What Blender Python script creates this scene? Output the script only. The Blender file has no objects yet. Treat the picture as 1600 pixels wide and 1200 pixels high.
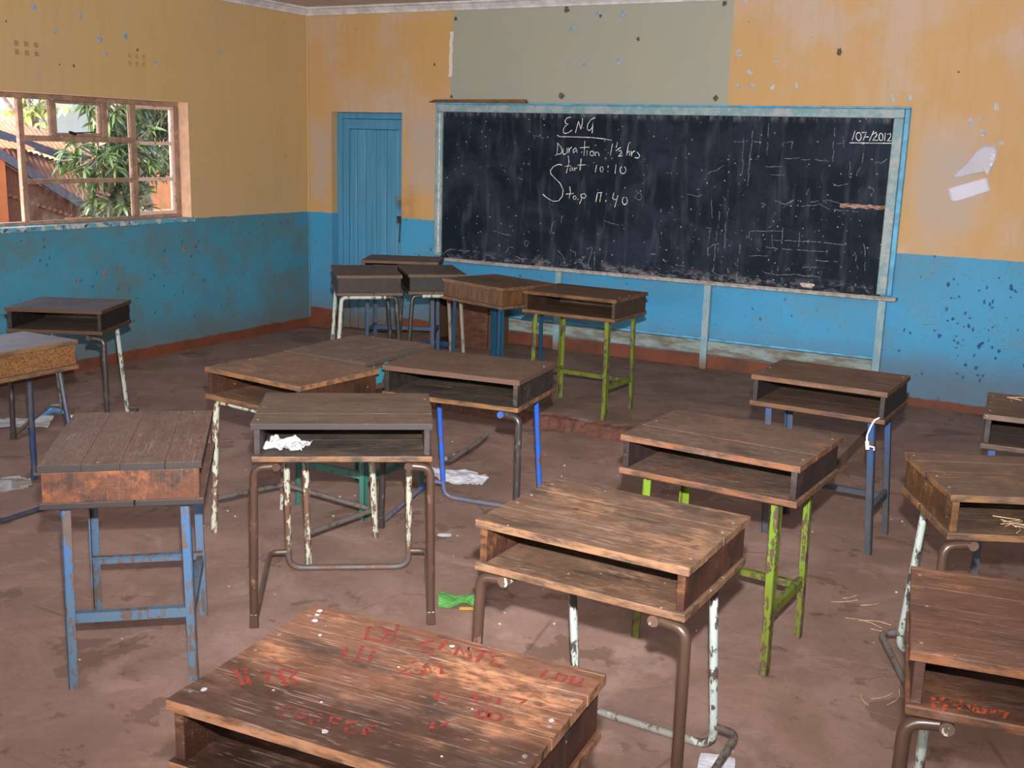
import bpy, bmesh, math, random
from mathutils import Vector, Matrix, noise as mnoise
random.seed(7)
scene = bpy.context.scene
COL = scene.collection

# ------------------------------------------------------------ camera
cam_data = bpy.data.cameras.new('camera')
cam = bpy.data.objects.new('camera', cam_data)
COL.objects.link(cam)
cam_data.sensor_fit = 'HORIZONTAL'
cam_data.sensor_width = 36.0
cam_data.lens = 36.0 * 1.700 * 1000 / 1600
cam_data.clip_start = 0.05
cam_data.clip_end = 2000
_p, _y, _r = 0.217, 0.502, -0.030
CAM = Vector((6.562, -7.959, 1.728))
fw = Vector((-math.sin(_y) * math.cos(_p), math.cos(_y) * math.cos(_p), -math.sin(_p)))
rt = Vector((math.cos(_y), math.sin(_y), 0))
dn = fw.cross(rt)
rt2 = math.cos(_r) * rt + math.sin(_r) * dn
dn2 = -math.sin(_r) * rt + math.cos(_r) * dn
cam.matrix_world = Matrix(((rt2.x, -dn2.x, -fw.x, CAM.x), (rt2.y, -dn2.y, -fw.y, CAM.y),
                           (rt2.z, -dn2.z, -fw.z, CAM.z), (0, 0, 0, 1)))
scene.camera = cam

# ------------------------------------------------------------ exposure, sky, sun, daylight fill lamps, flash
scene.view_settings.view_transform = 'Standard'
scene.view_settings.look = 'None'
scene.view_settings.gamma = 1
scene.view_settings.exposure = -0.48
scene.view_settings.use_curve_mapping = False

world = bpy.data.worlds.new('sky')
scene.world = world
world.use_nodes = True
wn = world.node_tree
wn.nodes.clear()
w_out = wn.nodes.new('ShaderNodeOutputWorld')
w_bg = wn.nodes.new('ShaderNodeBackground')
w_sky = wn.nodes.new('ShaderNodeTexSky')
w_sky.sky_type = 'NISHITA'
w_sky.sun_disc = False
w_sky.sun_elevation = math.radians(42)
w_sky.sun_rotation = math.radians(180)
w_sky.dust_density = 4.0
w_sky.air_density = 1.0
w_bg.inputs['Strength'].default_value = 2.1
w_haze = wn.nodes.new('ShaderNodeMix')
w_haze.data_type = 'RGBA'
w_haze.blend_type = 'LIGHTEN'
w_haze.inputs[0].default_value = 1.0
w_haze.inputs[7].default_value = (0.60, 0.62, 0.63, 1)
wn.links.new(w_sky.outputs[0], w_haze.inputs[6])
wn.links.new(w_haze.outputs[2], w_bg.inputs['Color'])
wn.links.new(w_bg.outputs[0], w_out.inputs['Surface'])


def lamp(name, kind, loc, direction, energy, color=(1, 1, 1)):
    d = bpy.data.lights.new(name, kind)
    d.energy = energy
    d.color = color
    o = bpy.data.objects.new(name, d)
    COL.objects.link(o)
    o.location = loc
    o.rotation_euler = Vector(direction).to_track_quat('-Z', 'Y').to_euler()
    return o


sun = lamp('sun', 'SUN', (-4, -12, 10), (-0.02, 0.80, -0.62), 15.0, (1.0, 0.93, 0.82))
sun.data.angle = 0.01
# fill lamps added in unseen openings of the right and back walls for daylight
for y in (-7.3,):
    a = lamp('window_fill', 'AREA', (8.12, y, 1.55), (-1, 0, -0.05), 3, (1.0, 0.97, 0.94))
    a.data.shape = 'RECTANGLE'
    a.data.size = 1.7
    a.data.size_y = 0.95
for x in (2.2, 5.4):
    a = lamp('window_fill', 'AREA', (x, -9.72, 1.55), (0, 1, -0.05), 32 if x < 4 else 10, (1.0, 0.97, 0.94))
    a.data.shape = 'RECTANGLE'
    a.data.size = 1.7
    a.data.size_y = 0.95
# the flash on top of the photographer's camera
_fp = CAM - dn2 * 0.21 + rt2 * 0.02
_fd = (Vector((2.2, 0, 2.75)) - _fp)
flash = lamp('camera_flash', 'SPOT', _fp, _fd, 3300, (1.0, 0.97, 0.93))
flash.data.spot_size = math.radians(100)
flash.data.spot_blend = 1.0
flash.data.shadow_soft_size = 0.022


# ------------------------------------------------------------ naming helpers
def tag(o, label=None, cat=None, group=None, kind=None):
    if label: o['label'] = label
    if cat: o['category'] = cat
    if group: o['group'] = group
    if kind: o['kind'] = kind
    return o


def empty(name, loc, rz=0.0):
    o = bpy.data.objects.new(name, None)
    COL.objects.link(o)
    o.location = loc
    o.rotation_euler = (0, 0, rz)
    o.empty_display_size = 0.1
    return o


# ------------------------------------------------------------ mesh builder
class MB:
    def __init__(self):
        self.v = []; self.f = []; self.s = []

    def add(self, verts, faces, smooth=False):
        n = len(self.v)
        self.v += [tuple(q) for q in verts]
        self.f += [tuple(i + n for i in q) for q in faces]
        self.s += [smooth] * len(faces)
        return self

    def box(self, x0, x1, y0, y1, z0, z1):
        v = [(x0, y0, z0), (x1, y0, z0), (x1, y1, z0), (x0, y1, z0), (x0, y0, z1), (x1, y0, z1), (x1, y1, z1), (x0, y1, z1)]
        return self.add(v, [(3, 2, 1, 0), (4, 5, 6, 7), (0, 1, 5, 4), (1, 2, 6, 5), (2, 3, 7, 6), (3, 0, 4, 7)])

    def hexa(self, v):
        return self.add(v, [(3, 2, 1, 0), (4, 5, 6, 7), (0, 1, 5, 4), (1, 2, 6, 5), (2, 3, 7, 6), (3, 0, 4, 7)])

    def bar(self, a, b, w, h, up=(0, 0, 1)):
        a, b = Vector(a), Vector(b)
        d = (b - a).normalized()
        s = d.cross(Vector(up))
        if s.length < 1e-4: s = d.cross(Vector((1, 0, 0)))
        s.normalize(); u = s.cross(d)
        s *= w / 2; u *= h / 2
        return self.hexa([a - s - u, a + s - u, b + s - u, b - s - u, a - s + u, a + s + u, b + s + u, b - s + u])

    def tube(self, pts, r, seg=10, fillet=None, caps=True, r_end=None):
        P = [Vector(q) for q in pts]
        if fillet:
            out = [P[0]]
            for i in range(1, len(P) - 1):
                a, b, c = P[i - 1], P[i], P[i + 1]
                u, w = a - b, c - b
                k = min(fillet, u.length * 0.48, w.length * 0.48)
                s, e = b + u.normalized() * k, b + w.normalized() * k
                for j in range(7):
                    t = j / 6
                    out.append(s * (1 - t) ** 2 + b * 2 * t * (1 - t) + e * t * t)
            out.append(P[-1])
            P = out
        T = []
        for i in range(len(P)):
            d = (P[min(i + 1, len(P) - 1)] - P[max(i - 1, 0)])
            T.append(d.normalized())
        n = T[0].cross(Vector((0, 0, 1)))
        if n.length < 1e-3: n = T[0].cross(Vector((1, 0, 0)))
        n.normalize()
        V = []; F = []
        for i, q in enumerate(P):
            n = (n - T[i] * n.dot(T[i])).normalized()
            b = T[i].cross(n)
            rr = r if r_end is None else r + (r_end - r) * i / max(1, len(P) - 1)
            for k in range(seg):
                a = 2 * math.pi * k / seg
                V.append(q + (n * math.cos(a) + b * math.sin(a)) * rr)
        m = len(P)
        for i in range(m - 1):
            for k in range(seg):
                k2 = (k + 1) % seg
                F.append((i * seg + k, i * seg + k2, (i + 1) * seg + k2, (i + 1) * seg + k))
        self.add(V, F, True)
        if caps:
            self.add(V[:seg], [tuple(reversed(range(seg)))])
            self.add(V[-seg:], [tuple(range(seg))])
        return self

    def ribbon(self, pts, w, normal, seed=0.0):
        """a flat painted or chalked stroke lying on a surface"""
        P = [Vector(q) for q in pts]
        nrm = Vector(normal)
        D = []
        for i in range(len(P) - 1):
            n = max(1, int((P[i + 1] - P[i]).length / (w * 2.0)))
            D += [P[i].lerp(P[i + 1], k / n) for k in range(n)]
        D.append(P[-1])
        V = []; F = []
        for i, q in enumerate(D):
            t = (D[min(i + 1, len(D) - 1)] - D[max(i - 1, 0)])
            s = nrm.cross(t)
            if s.length < 1e-6: s = Vector((1, 0, 0))
            s.normalize()
            ww = w * 0.5 * (0.75 + 0.5 * mnoise.noise(q * 40 + Vector((seed, 0, 0))))
            V += [q - s * ww, q + s * ww]
        for i in range(len(D) - 1):
            F.append((2 * i, 2 * i + 1, 2 * i + 3, 2 * i + 2))
        return self.add(V, F)

    def build(self, name, mat, parent=None, bevel=0.0, seg=2):
        me = bpy.data.meshes.new(name)
        me.from_pydata(self.v, [], self.f)
        me.polygons.foreach_set('use_smooth', self.s)
        bm = bmesh.new(); bm.from_mesh(me)
        bmesh.ops.recalc_face_normals(bm, faces=bm.faces)
        bm.to_mesh(me); bm.free()
        if mat: me.materials.append(mat)
        me.update()
        o = bpy.data.objects.new(name, me)
        COL.objects.link(o)
        if parent: o.parent = parent
        if bevel:
            md = o.modifiers.new('edge', 'BEVEL')
            md.width = bevel; md.segments = seg; md.limit_method = 'ANGLE'; md.angle_limit = math.radians(50)
        return o


# ------------------------------------------------------------ shader builder
class Sh:
    def __init__(self, name):
        self.m = bpy.data.materials.new(name)
        self.m.use_nodes = True
        self.t = self.m.node_tree
        self.t.nodes.clear()
        self.out = self.t.nodes.new('ShaderNodeOutputMaterial')
        self.tc = None

    def n(self, kind, **kw):
        x = self.t.nodes.new(kind)
        for k, v in kw.items(): setattr(x, k, v)
        return x

    def l(self, a, b): self.t.links.new(a, b)

    def put(self, sock, v):
        if hasattr(v, 'is_linked') or isinstance(v, bpy.types.NodeSocket): self.l(v, sock)
        else:
            if isinstance(v, tuple) and len(v) == 3 and sock.type == 'RGBA': v = v + (1,)
            sock.default_value = v

    def obj(self):
        if not self.tc: self.tc = self.n('ShaderNodeTexCoord')
        return self.tc.outputs['Object']

    def objn(self):
        self.obj(); return self.tc.outputs['Normal']

    def pos(self): return self.n('ShaderNodeNewGeometry').outputs['Position']

    def sep(self, v):
        s = self.n('ShaderNodeSeparateXYZ'); self.l(v, s.inputs[0]); return s.outputs

    def map(self, v, scale=(1, 1, 1), loc=(0, 0, 0), rot=(0, 0, 0)):
        s = self.n('ShaderNodeMapping'); self.l(v, s.inputs[0])
        s.inputs['Scale'].default_value = scale; s.inputs['Location'].default_value = loc
        s.inputs['Rotation'].default_value = rot
        return s.outputs[0]

    def noise(self, v, scale=5.0, detail=4.0, rough=0.6, dist=0.0):
        s = self.n('ShaderNodeTexNoise'); self.l(v, s.inputs['Vector'])
        s.inputs['Scale'].default_value = scale; s.inputs['Detail'].default_value = detail
        s.inputs['Roughness'].default_value = rough; s.inputs['Distortion'].default_value = dist
        return s.outputs['Fac']

    def vor(self, v, scale=5.0, rnd=1.0, out='Distance'):
        s = self.n('ShaderNodeTexVoronoi'); self.l(v, s.inputs['Vector'])
        s.inputs['Scale'].default_value = scale; s.inputs['Randomness'].default_value = rnd
        return s.outputs[out]

    def math(self, op, a, b=0.0, c=0.0, clamp=False):
        s = self.n('ShaderNodeMath', operation=op, use_clamp=clamp)
        self.put(s.inputs[0], a); self.put(s.inputs[1], b); self.put(s.inputs[2], c)
        return s.outputs[0]

    def step(self, v, a, b):
        s = self.n('ShaderNodeMapRange', clamp=True); s.interpolation_type = 'SMOOTHSTEP'
        self.put(s.inputs[0], v); s.inputs[1].default_value = a; s.inputs[2].default_value = b
        return s.outputs[0]

    def mix(self, f, a, b, mode='MIX'):
        s = self.n('ShaderNodeMix', data_type='RGBA', blend_type=mode)
        self.put(s.inputs[0], f); self.put(s.inputs[6], a); self.put(s.inputs[7], b)
        return s.outputs[2]

    def bump(self, h, strength=0.2, dist=0.01):
        s = self.n('ShaderNodeBump'); self.l(h, s.inputs['Height'])
        s.inputs['Strength'].default_value = strength; s.inputs['Distance'].default_value = dist
        return s.outputs[0]

    def done(self, color, rough=0.7, normal=None, metal=0.0, spec=0.5, **kw):
        b = self.n('ShaderNodeBsdfPrincipled')
        self.put(b.inputs['Base Color'], color); self.put(b.inputs['Roughness'], rough)
        self.put(b.inputs['Metallic'], metal); b.inputs['Specular IOR Level'].default_value = spec
        for k, v in kw.items(): self.put(b.inputs[k], v)
        if normal is not None: self.l(normal, b.inputs['Normal'])
        self.l(b.outputs[0], self.out.inputs['Surface'])
        return self.m


def plain(name, col, rough=0.7, metal=0.0, spec=0.4, grain=0.15, scale=30.0):
    s = Sh(name)
    n = s.noise(s.obj(), scale, 5, 0.6)
    dark = tuple(c * (1 - grain * 2) for c in col); light = tuple(min(1, c * (1 + grain * 2)) for c in col)
    return s.done(s.mix(s.step(n, 0.3, 0.7), dark, light), rough, s.bump(n, 0.1, 0.004), metal, spec)


def wood(name, base, edge=(0.30, 0.14, 0.05), seed=0, worn=0.4, dust=0.2, gloss=0.45, dark=0.25, plank=0.115, speck=0.5, edges=True, grime=None):
    """old varnished boards, grain along x, worn through in places, with stains, scratches and paint specks"""
    base = tuple(q * 0.76 for q in base)
    edge = tuple(q * 0.85 for q in edge)
    s = Sh(name)
    o = s.map(s.obj(), loc=(seed * 3.7, seed * 1.3, seed * 0.7))
    g = s.noise(s.map(o, (2.4, 20, 20)), 1.9, 9, 0.72, 1.4)
    big = s.noise(s.map(o, (1.0, 2.0, 2.0)), 5.0, 6, 0.62)
    fine = s.noise(s.map(o, (9, 150, 150)), 1.5, 4, 0.7)
    mot = s.noise(s.map(o, (1, 2.6, 2.6)), 26, 6, 0.7)
    c = s.mix(s.step(g, 0.34, 0.66), tuple(q * 0.58 for q in base), tuple(q * 1.16 for q in base))
    c = s.mix(0.42, c, s.mix(s.step(fine, 0.36, 0.64), tuple(q * 0.45 for q in base), tuple(q * 1.45 for q in base)))
    # board to board tone
    xyz = s.sep(s.obj())
    idx = s.math('FLOOR', s.math('DIVIDE', s.math('ADD', xyz[1], 0.5), plank))
    wn_ = s.n('ShaderNodeTexWhiteNoise', noise_dimensions='1D'); s.l(s.math('ADD', idx, seed * 7.3), wn_.inputs['W'])
    c = s.mix(0.35, c, s.mix(wn_.outputs['Value'], tuple(q * 0.6 for q in base), tuple(min(1, q * 1.35) for q in base)), 'MIX')
    # bare worn wood
    wear = s.math('MULTIPLY', s.step(big, 0.49, 0.66), s.step(mot, 0.34, 0.62))
    c = s.mix(s.math('MULTIPLY', wear, worn), c, tuple(min(1, e * 1.15) for e in edge))
    # grimy mottling and black ground-in stains
    c = s.mix(s.math('MULTIPLY', s.step(mot, 0.52, 0.30), 0.55), c, tuple(q * 0.42 for q in base))
    st = s.step(s.noise(s.map(o, (1.5, 4, 4), (5, 2, 1)), 2.0, 7, 0.66), 0.52, 0.66)
    c = s.mix(s.math('MULTIPLY', st, dark * 2.6, clamp=True), c, tuple(q * 0.20 + 0.004 for q in base))
    kn = s.vor(s.map(o, (1, 1.9, 1.9), (8, 3, 2)), 6.0)
    c = s.mix(s.math('MULTIPLY', s.step(kn, 0.10, 0.035), 0.8), c, tuple(q * 0.12 for q in base))
    if grime:
        # hands have blackened the board along one side
        gy = s.math('ADD', xyz[1], s.math('MULTIPLY', s.math('SUBTRACT', big, 0.5), 0.35))
        c = s.mix(s.math('MULTIPLY', s.step(gy, grime[1], grime[0]), grime[2]), c, tuple(q * 0.16 for q in base))
    # grey dust
    upz = s.step(s.sep(s.objn())[2], 0.2, 0.8)
    dn_ = s.math('MULTIPLY', upz, s.math('MULTIPLY', s.step(s.noise(o, 6, 6, 0.65), 0.36, 0.68), s.step(mot, 0.30, 0.62)))
    c = s.mix(s.math('MULTIPLY', dn_, dust * 1.3), c, (0.155, 0.110, 0.090))
    # scratches in several directions, pale flecks where the surface is chipped
    sl = tuple(min(1, q * 1.5 + 0.16) for q in base)
    for k, (rz, sc) in enumerate(((0.5, (2.5, 120, 3)), (-0.9, (3, 140, 4)), (0.08, (2.0, 170, 2)), (1.35, (3.5, 130, 3)))):
        sn = s.noise(s.map(o, sc, (k * 4, k, 0), (0, 0, rz)), 1.3, 3, 0.55)
        msk = s.step(s.noise(o, 8 + k * 3, 3), 0.48, 0.62)
        c = s.mix(s.math('MULTIPLY', s.math('MULTIPLY', s.step(sn, 0.61, 0.66), msk), 0.36 if edges else 0.12), c, sl)
    fl = s.vor(s.map(o, (0.55, 4.2, 4.2), (2, 5, 1), (0, 0, 0.25)), 34)
    fm = s.step(s.noise(o, 13, 3), 0.50, 0.60)
    c = s.mix(s.math('MULTIPLY', s.math('MULTIPLY', s.step(fl, 0.26, 0.12), fm), 0.12 + 0.26 * worn), c, tuple(min(1, q + 0.12) for q in sl))
    # raw orange edges of the boards (their sides, not their faces)
    if edges:
        nz = s.math('ABSOLUTE', s.sep(s.objn())[2])
        c = s.mix(s.math('SUBTRACT', 1.0, s.step(nz, 0.3, 0.8)), c, s.mix(0.5, c, (0.02, 0.012, 0.009)))
        ef = s.math('MULTIPLY', s.math('SUBTRACT', 1.0, s.step(nz, 0.3, 0.8)), s.step(s.noise(s.map(o, (1.5, 6, 6)), 5, 5, 0.7), *((0.36, 0.60) if max(edge) > 0.12 else (0.15, 0.34))))
        c = s.mix(s.math('MULTIPLY', ef, 0.55 if max(edge) > 0.12 else 0.95), c, edge)
    # splashes of white paint
    d = s.vor(o, 24, 1.0)
    pn = s.step(s.noise(o, 17, 2), 0.54, 0.58)
    c = s.mix(s.math('MULTIPLY', s.math('MULTIPLY', s.math('LESS_THAN', d, 0.06), pn), speck), c, (0.70, 0.64, 0.60))
    h = s.math('ADD', s.math('MULTIPLY', g, 0.6), s.math('MULTIPLY', fine, 0.4))
    r = s.math('ADD', gloss, s.math('MULTIPLY', big, 0.25))
    return s.done(c, r, s.bump(h, 0.25, 0.004), spec=0.40)


def paint(name, col, under=(0.045, 0.028, 0.022), chip=0.5, seed=0, rough=0.4, low=None, fade=(0.05, 0.45), lowmix=0.85):
    """enamel on steel tube or angle iron, flaking to rust and bare metal; 'low' is what shows near the feet"""
    s = Sh(name)
    o = s.map(s.obj(), loc=(seed * 2.1, seed, 0))
    a = s.noise(s.map(o, (1, 1, 0.35)), 48, 6, 0.7)
    b = s.noise(o, 9, 4, 0.6)
    f = s.math('ADD', s.math('MULTIPLY', a, 0.62), s.math('MULTIPLY', b, 0.38))
    t = 0.62 - 0.20 * chip
    m = s.step(f, t - 0.01, t + 0.02)
    tint = s.mix(b, tuple(q * 0.75 for q in col), tuple(min(1, q * 1.15) for q in col))
    if low:
        z = s.math('ADD', s.sep(s.obj())[2], s.math('MULTIPLY', s.math('SUBTRACT', b, 0.5), 0.5))
        k = s.math('SUBTRACT', 1.0, s.step(z, fade[0], fade[1]))
        tint = s.mix(s.math('MULTIPLY', k, lowmix), tint, low)
    rust = s.mix(s.noise(o, 30, 4), under, tuple(min(1, u * 2.0) for u in under))
    c = s.mix(m, tint, rust)
    return s.done(c, s.math('ADD', rough, s.math('MULTIPLY', m, 0.12)), s.bump(s.math('SUBTRACT', 1.0, m), 0.25, 0.002), spec=0.5)

WRITING = [[(2.669,1.948),(2.638,1.942),(2.619,1.921),(2.625,1.9),(2.652,1.894),(2.629,1.883),(2.61,1.858),(2.607,1.833),(2.623,1.821),(2.655,1.829),(2.686,1.85)],
 [(2.715,1.829),(2.728,1.878),(2.738,1.919),(2.752,1.881),(2.761,1.854),(2.771,1.899),(2.772,1.941)],
 [(2.78,1.868),(2.785,1.868)],
 [(2.881,1.949),(2.843,1.931),(2.818,1.893),(2.816,1.858),(2.836,1.848),(2.858,1.87),(2.864,1.908),(2.86,1.83)],
 [(2.556,1.808),(2.576,1.796),(2.716,1.797),(2.858,1.796),(2.951,1.789),(3.029,1.779)],
 [(2.56,1.748),(2.564,1.713),(2.558,1.66),(2.59,1.661),(2.605,1.682),(2.594,1.714),(2.56,1.748)],
 [(2.542,1.65),(2.558,1.653)],
 [(2.612,1.707),(2.613,1.665),(2.627,1.658),(2.646,1.673),(2.648,1.712),(2.657,1.666)],
 [(2.66,1.712),(2.668,1.674),(2.668,1.702),(2.689,1.72)],
 [(2.724,1.714),(2.701,1.696),(2.704,1.675),(2.725,1.689),(2.73,1.71),(2.738,1.676)],
 [(2.8,1.768),(2.8,1.705),(2.798,1.655)],
 [(2.76,1.715),(2.842,1.722)],
 [(2.824,1.696),(2.824,1.657)],
 [(2.882,1.674),(2.88,1.665),(2.875,1.658),(2.866,1.655),(2.858,1.657),(2.852,1.664),(2.849,1.673),(2.851,1.683),(2.857,1.69),(2.865,1.693),(2.873,1.69),(2.879,1.684),(2.882,1.674)],
 [(2.894,1.691),(2.896,1.656)],
 [(2.895,1.677),(2.914,1.688),(2.926,1.674),(2.93,1.654)],
 [(3.038,1.753),(3.024,1.663)],
 [(3.003,1.683),(3.008,1.684)],
 [(3.079,1.765),(3.07,1.723)],
 [(3.11,1.728),(3.068,1.699)],
 [(3.093,1.698),(3.113,1.704),(3.118,1.687),(3.089,1.658),(3.127,1.665)],
 [(3.173,1.76),(3.161,1.668)],
 [(3.164,1.688),(3.182,1.702),(3.187,1.668)],
 [(3.197,1.703),(3.203,1.662),(3.205,1.689),(3.227,1.705)],
 [(3.246,1.697),(3.27,1.671),(3.26,1.65),(3.23,1.654)],
 [(2.659,1.652),(2.669,1.603),(2.649,1.514)],
 [(2.635,1.567),(2.687,1.572)],
 [(2.699,1.562),(2.68,1.551),(2.68,1.533),(2.7,1.541),(2.703,1.562),(2.709,1.533)],
 [(2.719,1.563),(2.722,1.533),(2.724,1.552),(2.745,1.56)],
 [(2.775,1.631),(2.768,1.54)],
 [(2.746,1.579),(2.817,1.586)],
 [(2.61,1.576),(2.578,1.581),(2.534,1.563),(2.506,1.53),(2.512,1.502),(2.554,1.467),(2.6,1.43),(2.627,1.381),(2.621,1.331),(2.59,1.293),(2.541,1.287),(2.487,1.31),(2.444,1.34)],
 [(2.911,1.587),(2.902,1.531)],
 [(2.969,1.556),(2.968,1.546),(2.963,1.538),(2.957,1.535),(2.95,1.537),(2.945,1.545),(2.943,1.555),(2.944,1.566),(2.948,1.573),(2.955,1.577),(2.961,1.574),(2.967,1.567),(2.969,1.556)],
 [(3.009,1.585),(3.01,1.569)],
 [(3.009,1.546),(3.011,1.537)],
 [(3.076,1.596),(3.072,1.527)],
 [(3.148,1.581),(3.157,1.573),(3.161,1.562),(3.161,1.549),(3.156,1.539),(3.147,1.531),(3.136,1.529),(3.125,1.533),(3.117,1.541),(3.112,1.552),(3.112,1.565),(3.118,1.575),(3.127,1.582)],
 [(2.684,1.412),(2.692,1.37),(2.682,1.316)],
 [(2.656,1.35),(2.721,1.358)],
 [(2.745,1.326),(2.743,1.319),(2.739,1.314),(2.732,1.311),(2.726,1.313),(2.721,1.318),(2.719,1.325),(2.72,1.332),(2.725,1.338),(2.731,1.34),(2.738,1.338),(2.742,1.333),(2.745,1.326)],
 [(2.785,1.353),(2.794,1.318),(2.776,1.278)],
 [(2.785,1.353),(2.816,1.362),(2.833,1.345),(2.818,1.326),(2.794,1.329)],
 [(2.93,1.374),(2.918,1.301)],
 [(2.93,1.373),(2.973,1.379),(2.961,1.374),(2.953,1.303)],
 [(3.003,1.372),(3.006,1.363)],
 [(3.007,1.321),(3.001,1.307)],
 [(3.07,1.38),(3.06,1.338),(3.077,1.325),(3.103,1.34)],
 [(3.105,1.361),(3.083,1.269)],
 [(3.171,1.35),(3.18,1.343),(3.185,1.331),(3.186,1.317),(3.183,1.304),(3.175,1.296),(3.165,1.293),(3.155,1.297),(3.147,1.307),(3.144,1.32),(3.145,1.334),(3.151,1.345),(3.16,1.351)],
 [(4.866,1.886),(4.852,1.822)],
 [(4.911,1.849),(4.91,1.835),(4.905,1.825),(4.896,1.821),(4.887,1.825),(4.88,1.835),(4.876,1.848),(4.877,1.862),(4.883,1.873),(4.891,1.876),(4.9,1.873),(4.907,1.863),(4.911,1.849)],
 [(4.911,1.876),(4.943,1.879),(4.927,1.824)],
 [(4.931,1.847),(4.962,1.848)],
 [(4.992,1.889),(4.968,1.82)],
 [(4.986,1.866),(5.008,1.88),(5.015,1.861),(4.99,1.826),(5.027,1.827)],
 [(5.057,1.85),(5.057,1.838),(5.053,1.828),(5.046,1.825),(5.039,1.828),(5.033,1.837),(5.03,1.85),(5.031,1.862),(5.035,1.872),(5.041,1.875),(5.048,1.872),(5.054,1.863),(5.057,1.85)],
 [(5.07,1.877),(5.07,1.824)],
 [(5.083,1.868),(5.105,1.874),(5.107,1.851),(5.087,1.822),(5.126,1.829)],
 [(4.836,1.805),(5.134,1.809)]]
FADED = [[(4.078,1.822),(4.083,1.676),(4.084,1.529)],
 [(4.14,1.872),(4.137,1.726),(4.132,1.592),(4.133,1.444)],
 [(4.249,1.922),(4.262,1.706)],
 [(4.003,1.796),(4.207,1.798)],
 [(4.371,1.769),(4.371,1.798),(4.433,1.802),(4.432,1.753)],
 [(4.724,1.907),(4.727,1.779),(4.734,1.638)],
 [(4.743,1.796),(4.799,1.803)],
 [(4.785,1.85),(4.799,1.775)],
 [(4.259,1.621),(4.383,1.628)],
 [(4.301,1.569),(4.401,1.566)],
 [(3.864,1.369),(3.881,1.231)],
 [(3.934,1.285),(3.933,1.158)],
 [(4.003,1.307),(3.988,1.212),(3.99,1.009)],
 [(3.869,1.154),(3.861,0.949)],
 [(3.921,1.132),(3.919,0.979),(3.914,0.824)],
 [(4.106,1.043),(4.103,0.788)],
 [(4.17,1.104),(4.171,1.152),(4.296,1.162),(4.287,1.118)],
 [(4.299,1.159),(4.422,1.168)],
 [(4.352,1.098),(4.564,1.102),(4.759,1.107),(4.927,1.1)],
 [(4.299,1.044),(4.395,1.038),(4.569,1.041),(4.753,1.04)],
 [(4.183,0.973),(4.323,0.981)],
 [(4.343,1.134),(4.356,1.048)],
 [(4.42,1.195),(4.419,1.077)],
 [(4.54,1.165),(4.545,1.061)],
 [(4.674,0.975),(4.831,0.975)],
 [(4.586,0.919),(4.696,0.928)],
 [(4.295,0.862),(4.385,0.85),(4.56,0.862),(4.721,0.853)],
 [(3.674,1.398),(3.756,1.383),(3.835,1.412)],
 [(4.341,1.381),(4.418,1.36),(4.489,1.4),(4.408,1.335)],
 [(4.601,1.382),(4.72,1.406),(4.829,1.387),(4.946,1.387)],
 [(4.542,1.354),(4.662,1.373),(4.738,1.341),(4.94,1.334)],
 [(4.58,1.477),(4.566,1.434)],
 [(4.991,1.519),(5.029,1.485),(5.016,1.444)],
 [(5.017,1.671),(5.039,1.683),(5.068,1.678),(5.099,1.703)],
 [(4.745,1.52),(4.782,1.51),(4.851,1.524)],
 [(4.935,1.749),(4.931,1.668),(4.904,1.58)],
 [(4.854,1.677),(4.856,1.572)],
 [(3.818,1.555),(3.888,1.583),(3.945,1.622)],
 [(3.614,0.852),(3.662,0.858),(3.694,0.856)],
 [(3.864,1),(3.902,1.035),(3.948,1.045)],
 [(4.514,1.684),(4.73,1.679)],
 [(4.391,1.686),(4.501,1.692)],
 [(4.399,0.914),(4.408,0.877)],
 [(3.846,1.159),(3.873,1.154),(3.866,1.122)],
 [(4.943,1.053),(4.978,0.936)],
 [(5.001,1.118),(5.026,0.927)],
 [(4.242,1.363),(4.281,1.353),(4.251,1.327)],
 [(1.497,0.794),(1.577,0.834),(1.69,0.831),(1.833,0.832)],
 [(2.113,0.839),(2.149,0.894),(2.187,0.884),(2.197,0.825),(2.251,0.803),(2.363,0.811)],
 [(2.298,0.957),(2.335,0.953),(2.315,0.9),(2.291,0.931),(2.298,0.957)],
 [(2.447,0.765),(2.459,0.831),(2.519,0.79),(2.549,0.786)],
 [(2.595,0.9),(2.648,0.859),(2.665,0.795)],
 [(2.71,0.908),(2.761,0.893),(2.756,0.86),(2.821,0.833),(2.847,0.873),(2.859,0.925),(2.907,0.948),(2.89,0.864),(2.872,0.798),(2.793,0.818)],
 [(2.923,0.911),(2.927,0.784)],
 [(1.984,1.016),(2.077,1.002),(2.161,0.988)],
 [(3.001,1.162),(3.154,1.119)],
 [(2.524,1.024),(2.543,1.109),(2.571,1.13)],
 [(2.615,1.114),(2.627,1.172),(2.648,1.179)],
 [(3.258,1.41),(3.28,1.387)],
 [(3.305,1.361),(3.303,1.346),(3.296,1.334),(3.286,1.329),(3.275,1.333),(3.266,1.344),(3.263,1.359),(3.265,1.374),(3.272,1.386),(3.282,1.39),(3.293,1.387),(3.301,1.376),(3.305,1.361)],
 [(3.401,0.921),(3.447,0.93)],
 [(3.304,1.533),(3.318,1.522)],
 [(2.075,1.524),(2.094,1.502)],
 [(2.205,1.459),(2.258,1.448)],
 [(2.333,1.799),(2.435,1.783)],
 [(3.173,0.778),(3.241,0.771),(3.309,0.783)],
 [(3.455,0.795),(3.51,0.768),(3.628,0.772)]]
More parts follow.
